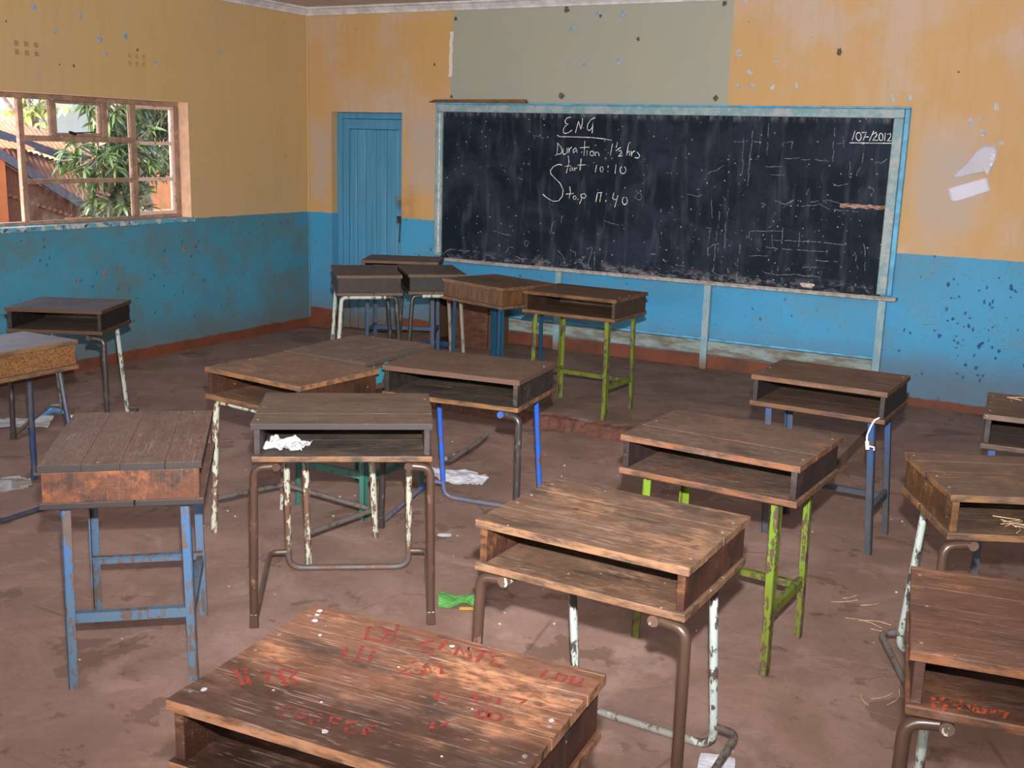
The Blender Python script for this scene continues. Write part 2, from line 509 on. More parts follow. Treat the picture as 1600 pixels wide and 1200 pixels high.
GRAFFITI = [[(-0.17,0.186),(-0.146,0.138),(-0.114,0.141),(-0.119,0.183),(-0.149,0.198),(-0.17,0.186)],
 [(-0.125,0.226),(-0.095,0.159),(-0.101,0.141)],
 [(-0.022,0.194),(-0.04,0.173),(-0.024,0.156),(-0.005,0.163),(-0.002,0.146),(-0.024,0.139)],
 [(-0.004,0.215),(0.004,0.165)],
 [(0.043,0.157),(0.032,0.197),(0.057,0.168),(0.052,0.201),(0.076,0.158)],
 [(0.067,0.198),(0.102,0.204)],
 [(0.084,0.201),(0.093,0.153)],
 [(0.131,0.201),(0.107,0.188),(0.12,0.174),(0.117,0.159),(0.143,0.166)],
 [(-0.158,0.088),(-0.139,0.042),(-0.115,0.049)],
 [(-0.134,0.108),(-0.114,0.056),(-0.088,0.056),(-0.105,0.102)],
 [(-0.009,0.101),(-0.024,0.077),(-0.006,0.074),(-0.015,0.046),(0.012,0.048)],
 [(0.024,0.06),(0.012,0.103),(0.037,0.076),(0.037,0.11),(0.058,0.079)],
 [(-0.294,-0.083),(-0.238,-0.127)],
 [(-0.278,-0.074),(-0.228,-0.121)],
 [(-0.245,-0.07),(-0.227,-0.064),(-0.209,-0.101),(-0.19,-0.095)],
 [(-0.217,-0.052),(-0.17,-0.091),(-0.156,-0.071),(-0.183,-0.062),(-0.184,-0.041),(-0.218,-0.046)],
 [(-0.114,-0.149),(-0.13,-0.161),(-0.121,-0.181),(-0.096,-0.181)],
 [(-0.08,-0.157),(-0.077,-0.163),(-0.077,-0.169),(-0.08,-0.173),(-0.085,-0.173),(-0.091,-0.171),(-0.096,-0.166),(-0.099,-0.159),(-0.099,-0.154),(-0.096,-0.15),(-0.091,-0.149),(-0.085,-0.152),(-0.08,-0.157)],
 [(-0.052,-0.147),(-0.071,-0.149),(-0.053,-0.185)],
 [(-0.062,-0.165),(-0.046,-0.164)],
 [(-0.016,-0.144),(-0.036,-0.145),(-0.019,-0.182)],
 [(-0.027,-0.162),(-0.011,-0.16)],
 [(0.014,-0.141),(-0.004,-0.143),(0.012,-0.176),(0.029,-0.171)],
 [(0.004,-0.159),(0.017,-0.156)],
 [(0.051,-0.138),(0.032,-0.14),(0.043,-0.17)],
 [(0.038,-0.154),(0.054,-0.152)],
 [(0.127,-0.078),(0.134,-0.101)],
 [(0.148,-0.064),(0.143,-0.092)],
 [(0.224,0.186),(0.226,0.151),(0.248,0.154)],
 [(0.248,0.185),(0.253,0.153),(0.269,0.162),(0.267,0.182),(0.248,0.185)],
 [(0.278,0.188),(0.281,0.162),(0.299,0.161),(0.297,0.188)],
 [(0.197,-0.011),(0.199,-0.017),(0.198,-0.023),(0.194,-0.027),(0.189,-0.028),(0.184,-0.026),(0.18,-0.021),(0.178,-0.014),(0.179,-0.008),(0.183,-0.004),(0.188,-0.003),(0.193,-0.006),(0.197,-0.011)],
 [(0.222,-0.007),(0.223,-0.014),(0.222,-0.02),(0.218,-0.024),(0.212,-0.025),(0.206,-0.022),(0.202,-0.017),(0.201,-0.011),(0.202,-0.005),(0.207,-0.001),(0.212,0),(0.218,-0.002),(0.222,-0.007)],
 [(0.144,0.039),(0.16,0.018),(0.161,0.039),(0.178,0.022),(0.175,0.047)],
 [(0.191,0.05),(0.197,0.026)],
 [(0.208,0.062),(0.236,0.064),(0.23,0.04)],
 [(0.083,0.019),(0.093,-0.009),(0.109,0.003)]]
SHELF_GRAFFITI = [[(-0.255,-0.195),(-0.256,-0.245),(-0.243,-0.243)],
 [(-0.234,-0.186),(-0.245,-0.216),(-0.231,-0.218),(-0.236,-0.244),(-0.225,-0.24)],
 [(-0.223,-0.199),(-0.201,-0.185),(-0.207,-0.228)],
 [(-0.217,-0.212),(-0.199,-0.213)],
 [(-0.188,-0.2),(-0.183,-0.23),(-0.174,-0.194),(-0.169,-0.228)],
 [(-0.156,-0.195),(-0.162,-0.23),(-0.148,-0.232),(-0.139,-0.196)],
 [(-0.132,-0.201),(-0.115,-0.202),(-0.124,-0.23)]]


# ------------------------------------------------------------ wall, floor and trim surfaces
def wall_mat(name, yellow, blotch, blue, grime, skirt_top, dirt=0.4, front=False, seed=0):
    s = Sh(name)
    p = s.pos()
    q = s.map(p, loc=(seed * 5.1, seed * 2.3, seed))
    x, y, z = s.sep(p)[0], s.sep(p)[1], s.sep(p)[2]
    soft = s.noise(q, 1.3, 5, 0.6)
    mid = s.noise(q, 4.5, 6, 0.65)
    fine = s.noise(q, 38, 5, 0.65)
    streak = s.noise(s.map(q, (6, 6, 0.7)), 3.0, 5, 0.6)
    up = s.mix(s.step(soft, 0.44, 0.68), yellow, blotch)
    up = s.mix(s.math('MULTIPLY', s.step(streak, 0.42, 0.8), 0.24), up, tuple(c * 0.72 for c in yellow))
    up = s.mix(s.math('MULTIPLY', s.step(fine, 0.5, 0.8), 0.18), up, tuple(c * 0.7 for c in blotch))
    # small chips showing the older pale blue paint, and dark nail holes
    d = s.vor(q, 3.6)
    up = s.mix(s.math('MULTIPLY', s.math('LESS_THAN', d, 0.055), s.step(mid, 0.50, 0.52)), up, (0.30, 0.33, 0.36))
    d2 = s.vor(s.map(q, (1, 1, 1), (3, 3, 3)), 5.0)
    up = s.mix(s.math('MULTIPLY', s.math('LESS_THAN', d2, 0.035), s.step(mid, 0.44, 0.47)), up, (0.07, 0.05, 0.04))
    if front:
        # sage green panel above the board, left unpainted when the yellow was done, white filler at its left edge
        jag = s.math('MULTIPLY', s.math('SUBTRACT', s.noise(s.map(p, (0.4, 1, 1)), 5, 5, 0.6), 0.5), 0.09)
        le = s.math('ADD', s.math('ADD', 1.455, s.math('MULTIPLY', z, 0.032)), jag)
        inx = s.math('MULTIPLY', s.math('GREATER_THAN', x, le), s.math('LESS_THAN', x, s.math('ADD', 3.925, s.math('MULTIPLY', jag, 0.35))))
        inz = s.math('GREATER_THAN', z, 2.03)
        green = s.mix(s.step(soft, 0.3, 0.7), (0.335, 0.325, 0.255), (0.305, 0.315, 0.275))
        green = s.mix(s.math('MULTIPLY', s.step(fine, 0.5, 0.8), 0.2), green, (0.25, 0.24, 0.19))
        pt = s.math('MULTIPLY', inx, inz)
        up = s.mix(pt, up, green)
        wh = s.math('MULTIPLY', s.math('LESS_THAN', s.math('ABSOLUTE', s.math('SUBTRACT', x, s.math('ADD', le, -0.012))), 0.016),
                    s.math('MULTIPLY', s.math('GREATER_THAN', z, 2.26), s.math('LESS_THAN', z, 2.62)))
        up = s.mix(wh, up, (0.62, 0.57, 0.55))
        # paler, pinkish worn-through areas right of the board and either side of the door
        def win_(v, lo, hi, f): return s.math('MULTIPLY', s.step(v, lo - f, lo + f), s.step(v, hi + f, hi - f))
        wob = s.math('ADD', x, s.math('MULTIPLY', s.math('SUBTRACT', mid, 0.5), 0.4))
        wz = s.math('ADD', z, s.math('MULTIPLY', s.math('SUBTRACT', soft, 0.5), 0.5))
        pa = s.math('MULTIPLY', win_(wob, 5.30, 5.68, 0.10), win_(wz, 1.15, 1.90, 0.18))
        pb_ = s.math('MULTIPLY', win_(wob, 1.10, 1.42, 0.08), win_(wz, 1.25, 1.95, 0.12))
        pc = s.math('MULTIPLY', win_(wob, 0.02, 0.24, 0.06), win_(wz, 1.15, 1.85, 0.12))
        up = s.mix(s.math('MULTIPLY', s.math('MAXIMUM', pa, s.math('MAXIMUM', pb_, pc)), 0.75), up, (0.40, 0.335, 0.305))
        # rubbed dirt beside the door
        rub = s.math('MULTIPLY', s.step(s.math('ABSOLUTE', s.math('SUBTRACT', x, 1.08)), 0.16, 0.02), s.math('MULTIPLY', s.step(z, 1.45, 1.2), s.step(mid, 0.35, 0.65)))
        up = s.mix(s.math('MULTIPLY', rub, 0.55), up, (0.30, 0.12, 0.03))
    b = s.mix(s.step(soft, 0.35, 0.7), blue, tuple(c * 0.82 for c in blue))
    gm = s.math('MULTIPLY', s.step(s.math('ADD', s.math('MULTIPLY', mid, 0.6), s.math('MULTIPLY', soft, 0.4)), 0.44 if front else 0.43, 0.64 if front else 0.62), dirt)
    b = s.mix(gm, b, grime)
    # scuffs: short dark and deep blue marks
    d3 = s.vor(s.map(q, (1.4, 1.4, 0.8), (0, 0, 0), (0.5, 0.6, 0.4)), 8.5)
    b = s.mix(s.math('MULTIPLY', s.math('LESS_THAN', d3, s.math('MULTIPLY', s.noise(q, 21, 2), 0.20)), s.step(s.noise(q, 3.3, 3), 0.46, 0.49)), b, (0.02, 0.10, 0.19))
    sc = s.step(s.noise(s.map(q, (3, 3, 26), (0, 0, 0), (0.35, 0.5, 0.2)), 2.6, 4, 0.6), 0.66, 0.70)
    b = s.mix(s.math('MULTIPLY', s.math('MULTIPLY', sc, s.step(mid, 0.45, 0.6)), 0.6), b, (0.05, 0.06, 0.06))
    b = s.mix(s.math('MULTIPLY', s.math('MULTIPLY', s.step(s.noise(q, 46, 4, 0.7), 0.56, 0.64), s.step(mid, 0.40, 0.56)), 0.6), b, (0.09, 0.12, 0.13))
    if not front:
        d4 = s.vor(s.map(q, (1, 1, 1.4), (2, 7, 1)), 6.0)
        b = s.mix(s.math('MULTIPLY', s.math('LESS_THAN', d4, 0.075), s.step(s.noise(q, 2.1, 3), 0.54, 0.56)), b, (0.27, 0.13, 0.13))
    edge = s.math('ADD', 1.066, s.math('MULTIPLY', s.math('SUBTRACT', s.noise(q, 12, 4), 0.5), 0.014))
    c = s.mix(s.math('LESS_THAN', z, edge), up, b)
    # dirty splash zone and red oxide skirting band
    spl = s.math('SUBTRACT', 1.0, s.step(s.math('ADD', z, s.math('MULTIPLY', s.math('SUBTRACT', mid, 0.5), 0.35)), skirt_top, skirt_top + 0.28))
    c = s.mix(s.math('MULTIPLY', spl, 0.55), c, (0.13, 0.10, 0.075))
    top = s.math('ADD', skirt_top, s.math('MULTIPLY', s.math('SUBTRACT', s.noise(q, 7, 5, 0.65), 0.5), 0.035))
    if front:
        top = s.math('ADD', top, s.math('MULTIPLY', s.math('GREATER_THAN', x, 5.3), -0.125))
    red = s.mix(s.step(mid, 0.35, 0.7), (0.17, 0.050, 0.025), (0.085, 0.035, 0.022))
    c = s.mix(s.step(s.math('SUBTRACT', top, z), -0.006, 0.008), c, red)
    h = s.math('ADD', s.math('MULTIPLY', fine, 0.4), mid)
    return s.done(c, s.math('ADD', 0.50, s.math('MULTIPLY', mid, 0.2)), s.bump(h, 0.18, 0.01), spec=0.35)


M_front = wall_mat('front wall paint', (0.50, 0.305, 0.130), (0.475, 0.355, 0.275), (0.048, 0.285, 0.53), (0.13, 0.23, 0.28), 0.185, 0.45, True, 0)
M_left = wall_mat('window wall paint', (0.50, 0.335, 0.150), (0.475, 0.325, 0.180), (0.055, 0.235, 0.355), (0.10, 0.155, 0.16), 0.085, 0.8, False, 3)
M_rear = wall_mat('rear wall paint', (0.52, 0.30, 0.11), (0.50, 0.32, 0.17), (0.07, 0.30, 0.52), (0.12, 0.18, 0.20), 0.10, 0.6, False, 6)


def wall_grid(name, axis, c0, c1, a0, a1, z0, z1, holes, mat, inner_first=True):
    """a wall with real openings; axis 'x': runs along x between planes y=c0 and y=c1, axis 'y': runs along y"""
    A = sorted(set([a0, a1] + [h[0] for h in holes] + [h[1] for h in holes]))
    Z = sorted(set([z0, z1] + [h[2] for h in holes] + [h[3] for h in holes]))

    def solid(i, j):
        if i < 0 or j < 0 or i >= len(A) - 1 or j >= len(Z) - 1: return False
        am, zm = (A[i] + A[i + 1]) / 2, (Z[j] + Z[j + 1]) / 2
        return not any(h[0] < am < h[1] and h[2] < zm < h[3] for h in holes)
    P = (lambda a, c, z: (a, c, z)) if axis == 'x' else (lambda a, c, z: (c, a, z))
    m = MB()
    for i in range(len(A) - 1):
        for j in range(len(Z) - 1):
            if not solid(i, j): continue
            p, q, r, t = A[i], A[i + 1], Z[j], Z[j + 1]
            for c in (c0, c1):
                m.add([P(p, c, r), P(q, c, r), P(q, c, t), P(p, c, t)], [(0, 1, 2, 3)])
            if not solid(i - 1, j): m.add([P(p, c0, r), P(p, c1, r), P(p, c1, t), P(p, c0, t)], [(0, 1, 2, 3)])
            if not solid(i + 1, j): m.add([P(q, c0, r), P(q, c1, r), P(q, c1, t), P(q, c0, t)], [(0, 1, 2, 3)])
            if not solid(i, j - 1): m.add([P(p, c0, r), P(q, c0, r), P(q, c1, r), P(p, c1, r)], [(0, 1, 2, 3)])
            if not solid(i, j + 1): m.add([P(p, c0, t), P(q, c0, t), P(q, c1, t), P(p, c1, t)], [(0, 1, 2, 3)])
    me = bpy.data.meshes.new(name)
    me.from_pydata(m.v, [], m.f)
    bm = bmesh.new(); bm.from_mesh(me)
    bmesh.ops.remove_doubles(bm, verts=bm.verts, dist=1e-5)
    bmesh.ops.recalc_face_normals(bm, faces=bm.faces)
    bm.to_mesh(me); bm.free()
    me.materials.append(mat)
    o = bpy.data.objects.new(name, me); COL.objects.link(o)
    return tag(o, kind='structure')


CEIL = 2.85
WIN = (-4.55, -1.46, 1.07, 1.975)
VENTS = [(-3.02, -2.79, 2.195, 2.32), (-2.06, -1.86, 2.195, 2.315)]
wall_front = wall_grid('wall_front', 'x', 0.0, 0.25, -0.25, 8.25, -0.05, CEIL, [(0.27, 1.037, -0.05, 1.962)], M_front)
wall_left = wall_grid('wall_left', 'y', 0.0, -0.22, -9.7, 0.0, -0.05, CEIL, [WIN] + VENTS, M_left)
wall_right = wall_grid('wall_right', 'y', 8.0, 8.22, -9.7, 0.0, -0.05, CEIL, [(y - 0.85, y + 0.85, 1.07, 2.02) for y in (-7.3,)], M_rear)
wall_back = wall_grid('wall_back', 'x', -9.6, -9.82, -0.22, 8.22, -0.05, CEIL, [(x - 0.85, x + 0.85, 1.07, 2.02) for x in (2.2, 5.4)], M_rear)

# the wall's reveals round the window are orange plaster, its colour raised for the sun on it: a thin coat lining the opening
M_plaster = plain('reveal plaster', (0.74, 0.47, 0.33), 0.85, grain=0.06, scale=18)
m = MB()
m.box(-0.219, -0.002, WIN[1] - 0.004, WIN[1] + 0.0005, WIN[2], WIN[3])
m.box(-0.219, -0.002, WIN[0] - 0.0005, WIN[0] + 0.004, WIN[2], WIN[3])
m.box(-0.219, -0.002, WIN[0], WIN[1], WIN[3] - 0.004, WIN[3] + 0.0005)
tag(m.build('window_1_reveal', M_plaster), kind='structure')
s = Sh('sill paint')
_o = s.pos()
_c = s.mix(s.step(s.noise(s.map(_o, (1, 1, 1)), 14, 5, 0.65), 0.48, 0.58), (0.10, 0.30, 0.40), (0.50, 0.46, 0.44))
_c = s.mix(s.step(s.noise(_o, 25, 4), 0.58, 0.64), _c, (0.05, 0.045, 0.05))
m = MB().box(-0.235, 0.012, WIN[0] - 0.02, WIN[1] + 0.03, WIN[2] - 0.03, WIN[2] + 0.004)
tag(m.build('window_1_sill', s.done(_c, 0.6), None, 0.006), kind='structure')

# known holes and chips on the two visible walls, pressed into the plaster face
M_hole = plain('chipped hole', (0.10, 0.075, 0.055), 0.9)
M_chip = plain('bare plaster chip', (0.42, 0.40, 0.40), 0.85)
M_oldblue = plain('old blue paint', (0.25, 0.33, 0.45), 0.7)


def blob(mb, a, z, r, wall, seed, depth=0.0025, tall=1.0):
    n = 11
    rnd = random.Random(seed)
    R = [r * rnd.uniform(0.6, 1.25) for _ in range(n)]
    P = (lambda u, d, w: (u, -d, w)) if wall == 'front' else (lambda u, d, w: (d, u, w))
    base = [P(a + R[k] * math.cos(k * 2 * math.pi / n), 0.0003, z + tall * R[k] * math.sin(k * 2 * math.pi / n)) for k in range(n)]
    top = [P(a + 0.8 * R[k] * math.cos(k * 2 * math.pi / n), depth, z + tall * 0.8 * R[k] * math.sin(k * 2 * math.pi / n)) for k in range(n)]
    F = [(k, (k + 1) % n, n + (k + 1) % n, n + k) for k in range(n)] + [tuple(range(n, 2 * n))]
    mb.add(base + top, F)


FR_HOLES = [(1.56, 2.72, .016), (2.58, 2.76, .024), (2.87, 2.705, .014), (3.19, 2.53, .015), (3.85, 2.765, .019), (3.69, 2.80, .014),
            (1.535, 2.10, .014), (2.565, 2.115, .024), (3.83, 2.105, .022), (4.70, 2.42, .022), (1.36, 2.36, .011), (3.01, 2.02, .010)]
FR_CHIPS = [(4.00, 2.785, .026), (3.985, 2.415, .026), (3.99, 2.185, .018), (4.02, 2.185, .014), (4.10, 2.185, .02), (4.25, 2.18, .02),
            (4.26, 2.365, .014), (4.08, 2.29, .02), (4.42, 2.195, .018), (5.09, 2.11, .022), (5.20, 2.11, .022), (5.75, 2.06, .020),
            (5.66, 1.98, .014), (5.60, 1.955, .022), (5.69, 1.89, .022), (5.80, 1.83, .02), (4.32, 2.74, .012)]
FR_BLUE = [(2.63, 2.615, .018), (2.84, 2.72, .018), (3.06, 2.71, .024), (2.615, 2.36, .016), (2.75, 2.36, .016), (3.04, 2.37, .022), (2.68, 2.62, .012)]
LE_BLUE = [(-2.83, 2.53, .022), (-2.45, 2.52, .018), (-2.08, 2.51, .012), (-2.06, 2.42, .022), (-2.29, 2.37, .024), (-2.25, 2.28, .018), (-1.78, 2.245, .016), (-2.67, 2.39, .016)]
LE_HOLE = [(-2.53, 2.175, .010), (-1.95, 2.33, .012)]
_r = random.Random(21)
FR_FLAKES = [(_r.gauss(5.75, 0.28), _r.uniform(0.22, 0.95), _r.uniform(.005, .013)) for _ in range(70)]
FR_FLAKES = [q for q in FR_FLAKES if q[0] > 5.26] + [(_r.uniform(1.5, 5.1), _r.uniform(0.36, 0.68), _r.uniform(.003, .007)) for _ in range(22)]
LE_FLAKES = [(-3.4 + 3.3 * _r.random(), 0.30 + 0.72 * _r.random() ** 0.8, _r.uniform(.004, .012)) for _ in range(60)]
LE_PINK = [(-2.35, 0.70, .022), (-2.2, 0.74, .014), (-1.55, 0.82, .020), (-1.30, 0.80, .012), (-1.75, 0.76, .012), (-2.6, 0.66, .014), (-2.05, 0.60, .012)]
M_flake = plain('deep blue flakes', (0.012, 0.085, 0.24), 0.7, grain=0.2)
M_flaked = plain('dark scuffs', (0.026, 0.100, 0.160), 0.8, grain=0.3)
M_pink = plain('pink plaster showing', (0.20, 0.13, 0.14), 0.85)
for nm, mt, lst, wl in (('wall_front_blue_flakes', M_flake, FR_FLAKES, 'front'), ('wall_left_scuffs', M_flaked, LE_FLAKES, 'left'), ('wall_left_pink_chips', M_pink, LE_PINK, 'left'),
                        ('wall_front_chipped_holes', M_hole, FR_HOLES, 'front'), ('wall_front_plaster_chips', M_chip, FR_CHIPS, 'front'),
                        ('wall_front_old_paint', M_oldblue, FR_BLUE, 'front'), ('wall_left_old_paint', M_oldblue, LE_BLUE, 'left'), ('wall_left_holes', M_hole, LE_HOLE, 'left')):
    m = MB()
    small = 'flakes' in nm or 'scuffs' in nm
    for i, (a, z, r) in enumerate(lst): blob(m, a, z, r, wl, i * 13 + len(nm), 0.0012 if small else 0.0025, tall=0.45 + (i * 37 % 10) * 0.16 if small else 1.15)
    tag(m.build(nm, mt, wall_front if wl == 'front' else wall_left), kind='structure')

# floor
s = Sh('dusty cement floor')
p = s.pos()
big = s.noise(p, 0.9, 6, 0.6); mid = s.noise(p, 3.2, 8, 0.68, 0.6); fine = s.noise(p, 30, 6, 0.7)
c = s.mix(s.step(mid, 0.36, 0.66), (0.205, 0.128, 0.104), (0.29, 0.188, 0.160))
c = s.mix(s.math('MULTIPLY', s.step(big, 0.45, 0.68), 0.5), c, (0.185, 0.115, 0.085))
c = s.mix(s.math('MULTIPLY', s.step(fine, 0.45, 0.75), 0.28), c, (0.135, 0.08, 0.055))
st = s.step(s.noise(s.map(p, (1, 1, 1), (4, 9, 0)), 2.3, 6, 0.62, 0.3), 0.585, 0.60)
c = s.mix(s.math('MULTIPLY', st, 0.60), c, (0.12, 0.070, 0.052))
lt = s.step(s.noise(s.map(p, (1, 1, 1), (7, 2, 0)), 3.7, 7, 0.66, 0.5), 0.54, 0.66)
c = s.mix(s.math('MULTIPLY', lt, 0.45), c, (0.37, 0.255, 0.225))
st2 = s.math('MULTIPLY', s.step(s.noise(s.map(p, (1, 1, 1), (1, 3, 0)), 6.5, 6, 0.7), 0.60, 0.66), s.step(big, 0.42, 0.6))
c = s.mix(s.math('MULTIPLY', st2, 0.6), c, (0.075, 0.043, 0.03))
for k, rz in enumerate((0.3, -0.5, 1.1)):
    ln = s.step(s.noise(s.map(p, (0.8, 34, 1), (k, 2 * k, 0), (0, 0, rz)), 1.2, 4, 0.6), 0.665, 0.685)
    c = s.mix(s.math('MULTIPLY', s.math('MULTIPLY', ln, s.step(s.noise(p, 1.7 + k, 3), 0.48, 0.6)), 0.32), c, (0.36, 0.235, 0.18) if k != 1 else (0.12, 0.07, 0.05))
cr = s.n('ShaderNodeTexVoronoi', feature='DISTANCE_TO_EDGE')
s.l(s.map(p, (1, 1, 0)), cr.inputs['Vector']); cr.inputs['Scale'].default_value = 1.1
crk = s.math('MULTIPLY', s.step(cr.outputs['Distance'], 0.008, 0.002), s.step(s.noise(p, 1.4, 3), 0.55, 0.62))
c = s.mix(s.math('MULTIPLY', crk, 0.5), c, (0.09, 0.055, 0.04))
hh = s.math('ADD', mid, s.math('MULTIPLY', fine, 0.35))
M_floor = s.done(c, s.math('ADD', 0.62, s.math('MULTIPLY', mid, 0.2)), s.bump(hh, 0.35, 0.012), spec=0.3)
tag(MB().box(-0.22, 8.22, -9.82, 0.25, -0.06, 0.0).build('floor', M_floor), kind='structure')

# low teaching platform under the board, its front edge broken away
s = Sh('platform cement')
p = s.pos()
mid = s.noise(p, 3.0, 8, 0.66, 0.5); fine = s.noise(p, 34, 6, 0.7)
c = s.mix(s.step(mid, 0.36, 0.66), (0.155, 0.098, 0.075), (0.24, 0.165, 0.135))
c = s.mix(s.math('MULTIPLY', s.step(s.noise(s.map(p, (1, 3, 1)), 3.5, 5, 0.6), 0.54, 0.7), 0.5), c, (0.10, 0.062, 0.048))
c = s.mix(s.math('MULTIPLY', s.step(fine, 0.45, 0.75), 0.25), c, (0.10, 0.06, 0.045))
y_ = s.sep(p)[1]
rim = s.step(s.math('ADD', y_, s.math('MULTIPLY', s.math('SUBTRACT', s.noise(p, 5, 5, 0.65), 0.5), 0.14)), -1.99, -2.05)
c = s.mix(rim, c, s.mix(s.step(fine, 0.4, 0.65), (0.13, 0.048, 0.032), (0.06, 0.03, 0.022)))
M_plat = s.done(c, 0.75, s.bump(s.math('ADD', mid, s.math('MULTIPLY', fine, 0.5)), 0.4, 0.012), spec=0.3)
m = MB()
PX0, PX1, PY, PH = 1.20, 5.36, -2.06, 0.08
nx = 150
prof = [(0.0, 0.0), (0.012, 0.04), (0.03, 0.066), (0.07, 0.0785), (0.15, PH)]
V = []; F = []
for i in range(nx + 1):
    x = PX0 + (PX1 - PX0) * i / nx
    e = 0.05 * mnoise.noise((x * 2.3, 1, 0)) + 0.028 * mnoise.noise((x * 9, 5, 0)) + 0.012 * mnoise.noise((x * 30, 8, 0))
    for (d, z) in prof:
        zz = z if z in (0.0, PH) else z + 0.012 * mnoise.noise((x * 22, z * 90, 3))
        V.append((x, PY - 0.02 + e + d * (1 + 0.5 * mnoise.noise((x * 6, 2, 4))), zz))
    V.append((x, -0.001, PH))
k = len(prof) + 1
for i in range(nx):
    for j in range(k - 1):
        F.append((i * k + j, (i + 1) * k + j, (i + 1) * k + j + 1, i * k + j + 1))
m.add(V, F, False)
for i in (0, nx):
    m.add([V[i * k + j] for j in range(k)] + [(V[i * k][0], -0.001, 0)], [tuple(range(k + 1))])
tag(m.build('floor_platform', M_plat), kind='structure')

# ceiling and cornice
M_ceil = plain('ceiling paint', (0.58, 0.51, 0.49), 0.9, grain=0.05, scale=3)
tag(MB().box(-0.22, 8.22, -9.82, 0.25, CEIL, CEIL + 0.08).build('ceiling', M_ceil), kind='structure')
M_corn = plain('cornice paint', (0.56, 0.53, 0.55), 0.8, grain=0.10, scale=9)
m = MB()
pf = [(0.0, 2.785), (0.016, 2.785), (0.022, 2.80), (0.05, 2.83), (0.066, 2.836), (0.066, 2.8499), (0.0, 2.8499)]
n = len(pf)
for a, b in (((0.0, 0.0), (8.0, 0.0)),):
    m.add([(0.0005 + d, -d, z) for d, z in pf] + [(8.0 - d, -d, z) for d, z in pf], [(i, (i + 1) % n, n + (i + 1) % n, n + i) for i in range(n)])
tag(m.build('trim_1', M_corn), kind='structure')
m = MB()
m.add([(d, -d, z) for d, z in pf] + [(d, -9.6 + d, z) for d, z in pf], [(i, (i + 1) % n, n + (i + 1) % n, n + i) for i in range(n)])
tag(m.build('trim_2', M_corn), kind='structure')

# pipe-like plaster bead in the corner of the two walls
tag(MB().tube([(0.006, -0.006, 0.09), (0.006, -0.006, 2.785)], 0.009, 8).build('trim_3', M_left), kind='structure')

# pierced ventilation blocks high in the window wall
M_ventshade = plain('vent hole shade', (0.016, 0.011, 0.008), 0.95)  # near-black sheet stands in for the shade deep in the holes
for (y0, y1, z0, z1), lab in zip(VENTS, ('pierced ventilation block high in the wall, farther from the corner', 'pierced ventilation block above the window, nearer the corner')):
    r = empty('air_vent', (0, (y0 + y1) / 2, z0))
    tag(r, lab, 'air vent', 'air vents above the window')
    hy, H = (y1 - y0) / 2, z1 - z0
    m = MB()
    X0, X1 = -0.17, 0.002
    hw, hz = hy * 0.30, H * 0.25
    ys = [-hy]; 
    for cc in (-0.66, 0.0, 0.66): ys += [cc * hy - hw / 2, cc * hy + hw / 2]
    ys.append(hy)
    zs = [0, H * 0.14, H * 0.14 + hz, H * 0.60, H * 0.60 + hz, H]
    for a in range(0, len(ys) - 1, 2): m.box(X0, X1, ys[a], ys[a + 1], 0, H)
    for a in range(1, len(ys) - 1, 2):
        for b in range(0, len(zs) - 1, 2): m.box(X0, X1, ys[a], ys[a + 1], zs[b], zs[b + 1])
    m.build('grille', M_left, r)
    MB().box(-0.20, -0.1701, -hy, hy, 0, H).build('shade_backing', M_ventshade, r)

# ------------------------------------------------------------ window in the left wall
s = Sh('peeling window paint')
o = s.pos()
c = s.mix(s.step(s.noise(o, 12, 5, 0.65), 0.40, 0.62), (0.34, 0.21, 0.145), (0.22, 0.135, 0.095))
c = s.mix(s.step(s.noise(o, 40, 5, 0.7), 0.60, 0.66), c, (0.58, 0.47, 0.42))
M_wframe = s.done(c, 0.6)
s = Sh('sunlit casement paint')
o = s.pos()
c = s.mix(s.step(s.noise(o, 22, 5, 0.7), 0.55, 0.63), (0.66, 0.46, 0.38), (0.30, 0.14, 0.09))  # sunlight on the casement is put into this pale pink colour
M_case_sunlit = s.done(c, 0.6)
s = Sh('dusty window glass')
g = s.n('ShaderNodeBsdfGlossy'); g.inputs['Roughness'].default_value = 0.02
t = s.n('ShaderNodeBsdfTransparent'); t.inputs['Color'].default_value = (0.93, 0.95, 0.94, 1)
dd = s.n('ShaderNodeBsdfDiffuse'); dd.inputs['Color'].default_value = (0.55, 0.50, 0.46, 1)
m1 = s.n('ShaderNodeMixShader'); m2 = s.n('ShaderNodeMixShader')
fr = s.n('ShaderNodeFresnel'); fr.inputs['IOR'].default_value = 1.45
s.l(fr.outputs[0], m1.inputs[0]); s.l(t.outputs[0], m1.inputs[1]); s.l(g.outputs[0], m1.inputs[2])
zz = s.sep(s.pos())[2]
dirt = s.math('MULTIPLY', s.step(s.noise(s.map(s.pos(), (1, 2, 1)), 7, 6, 0.65), 0.42, 0.75), s.math('ADD', 0.06, s.math('MULTIPLY', s.step(zz, 1.5, 1.1), 0.16)))
s.l(dirt, m2.inputs[0]); s.l(m1.outputs[0], m2.inputs[1]); s.l(dd.outputs[0], m2.inputs[2])
s.l(m2.outputs[0], s.out.inputs['Surface'])
M_glass = s.m
M_iron = plain('black iron catch', (0.03, 0.028, 0.03), 0.5, 0.6)

win = empty('window_1', (-0.12, 0, 0)); tag(win, kind='structure')
m = MB()
d0, d1 = -0.018, 0.018


def vb(y0, y1, z0, z1): m.box(d0, d1, y0, y1, z0, z1)


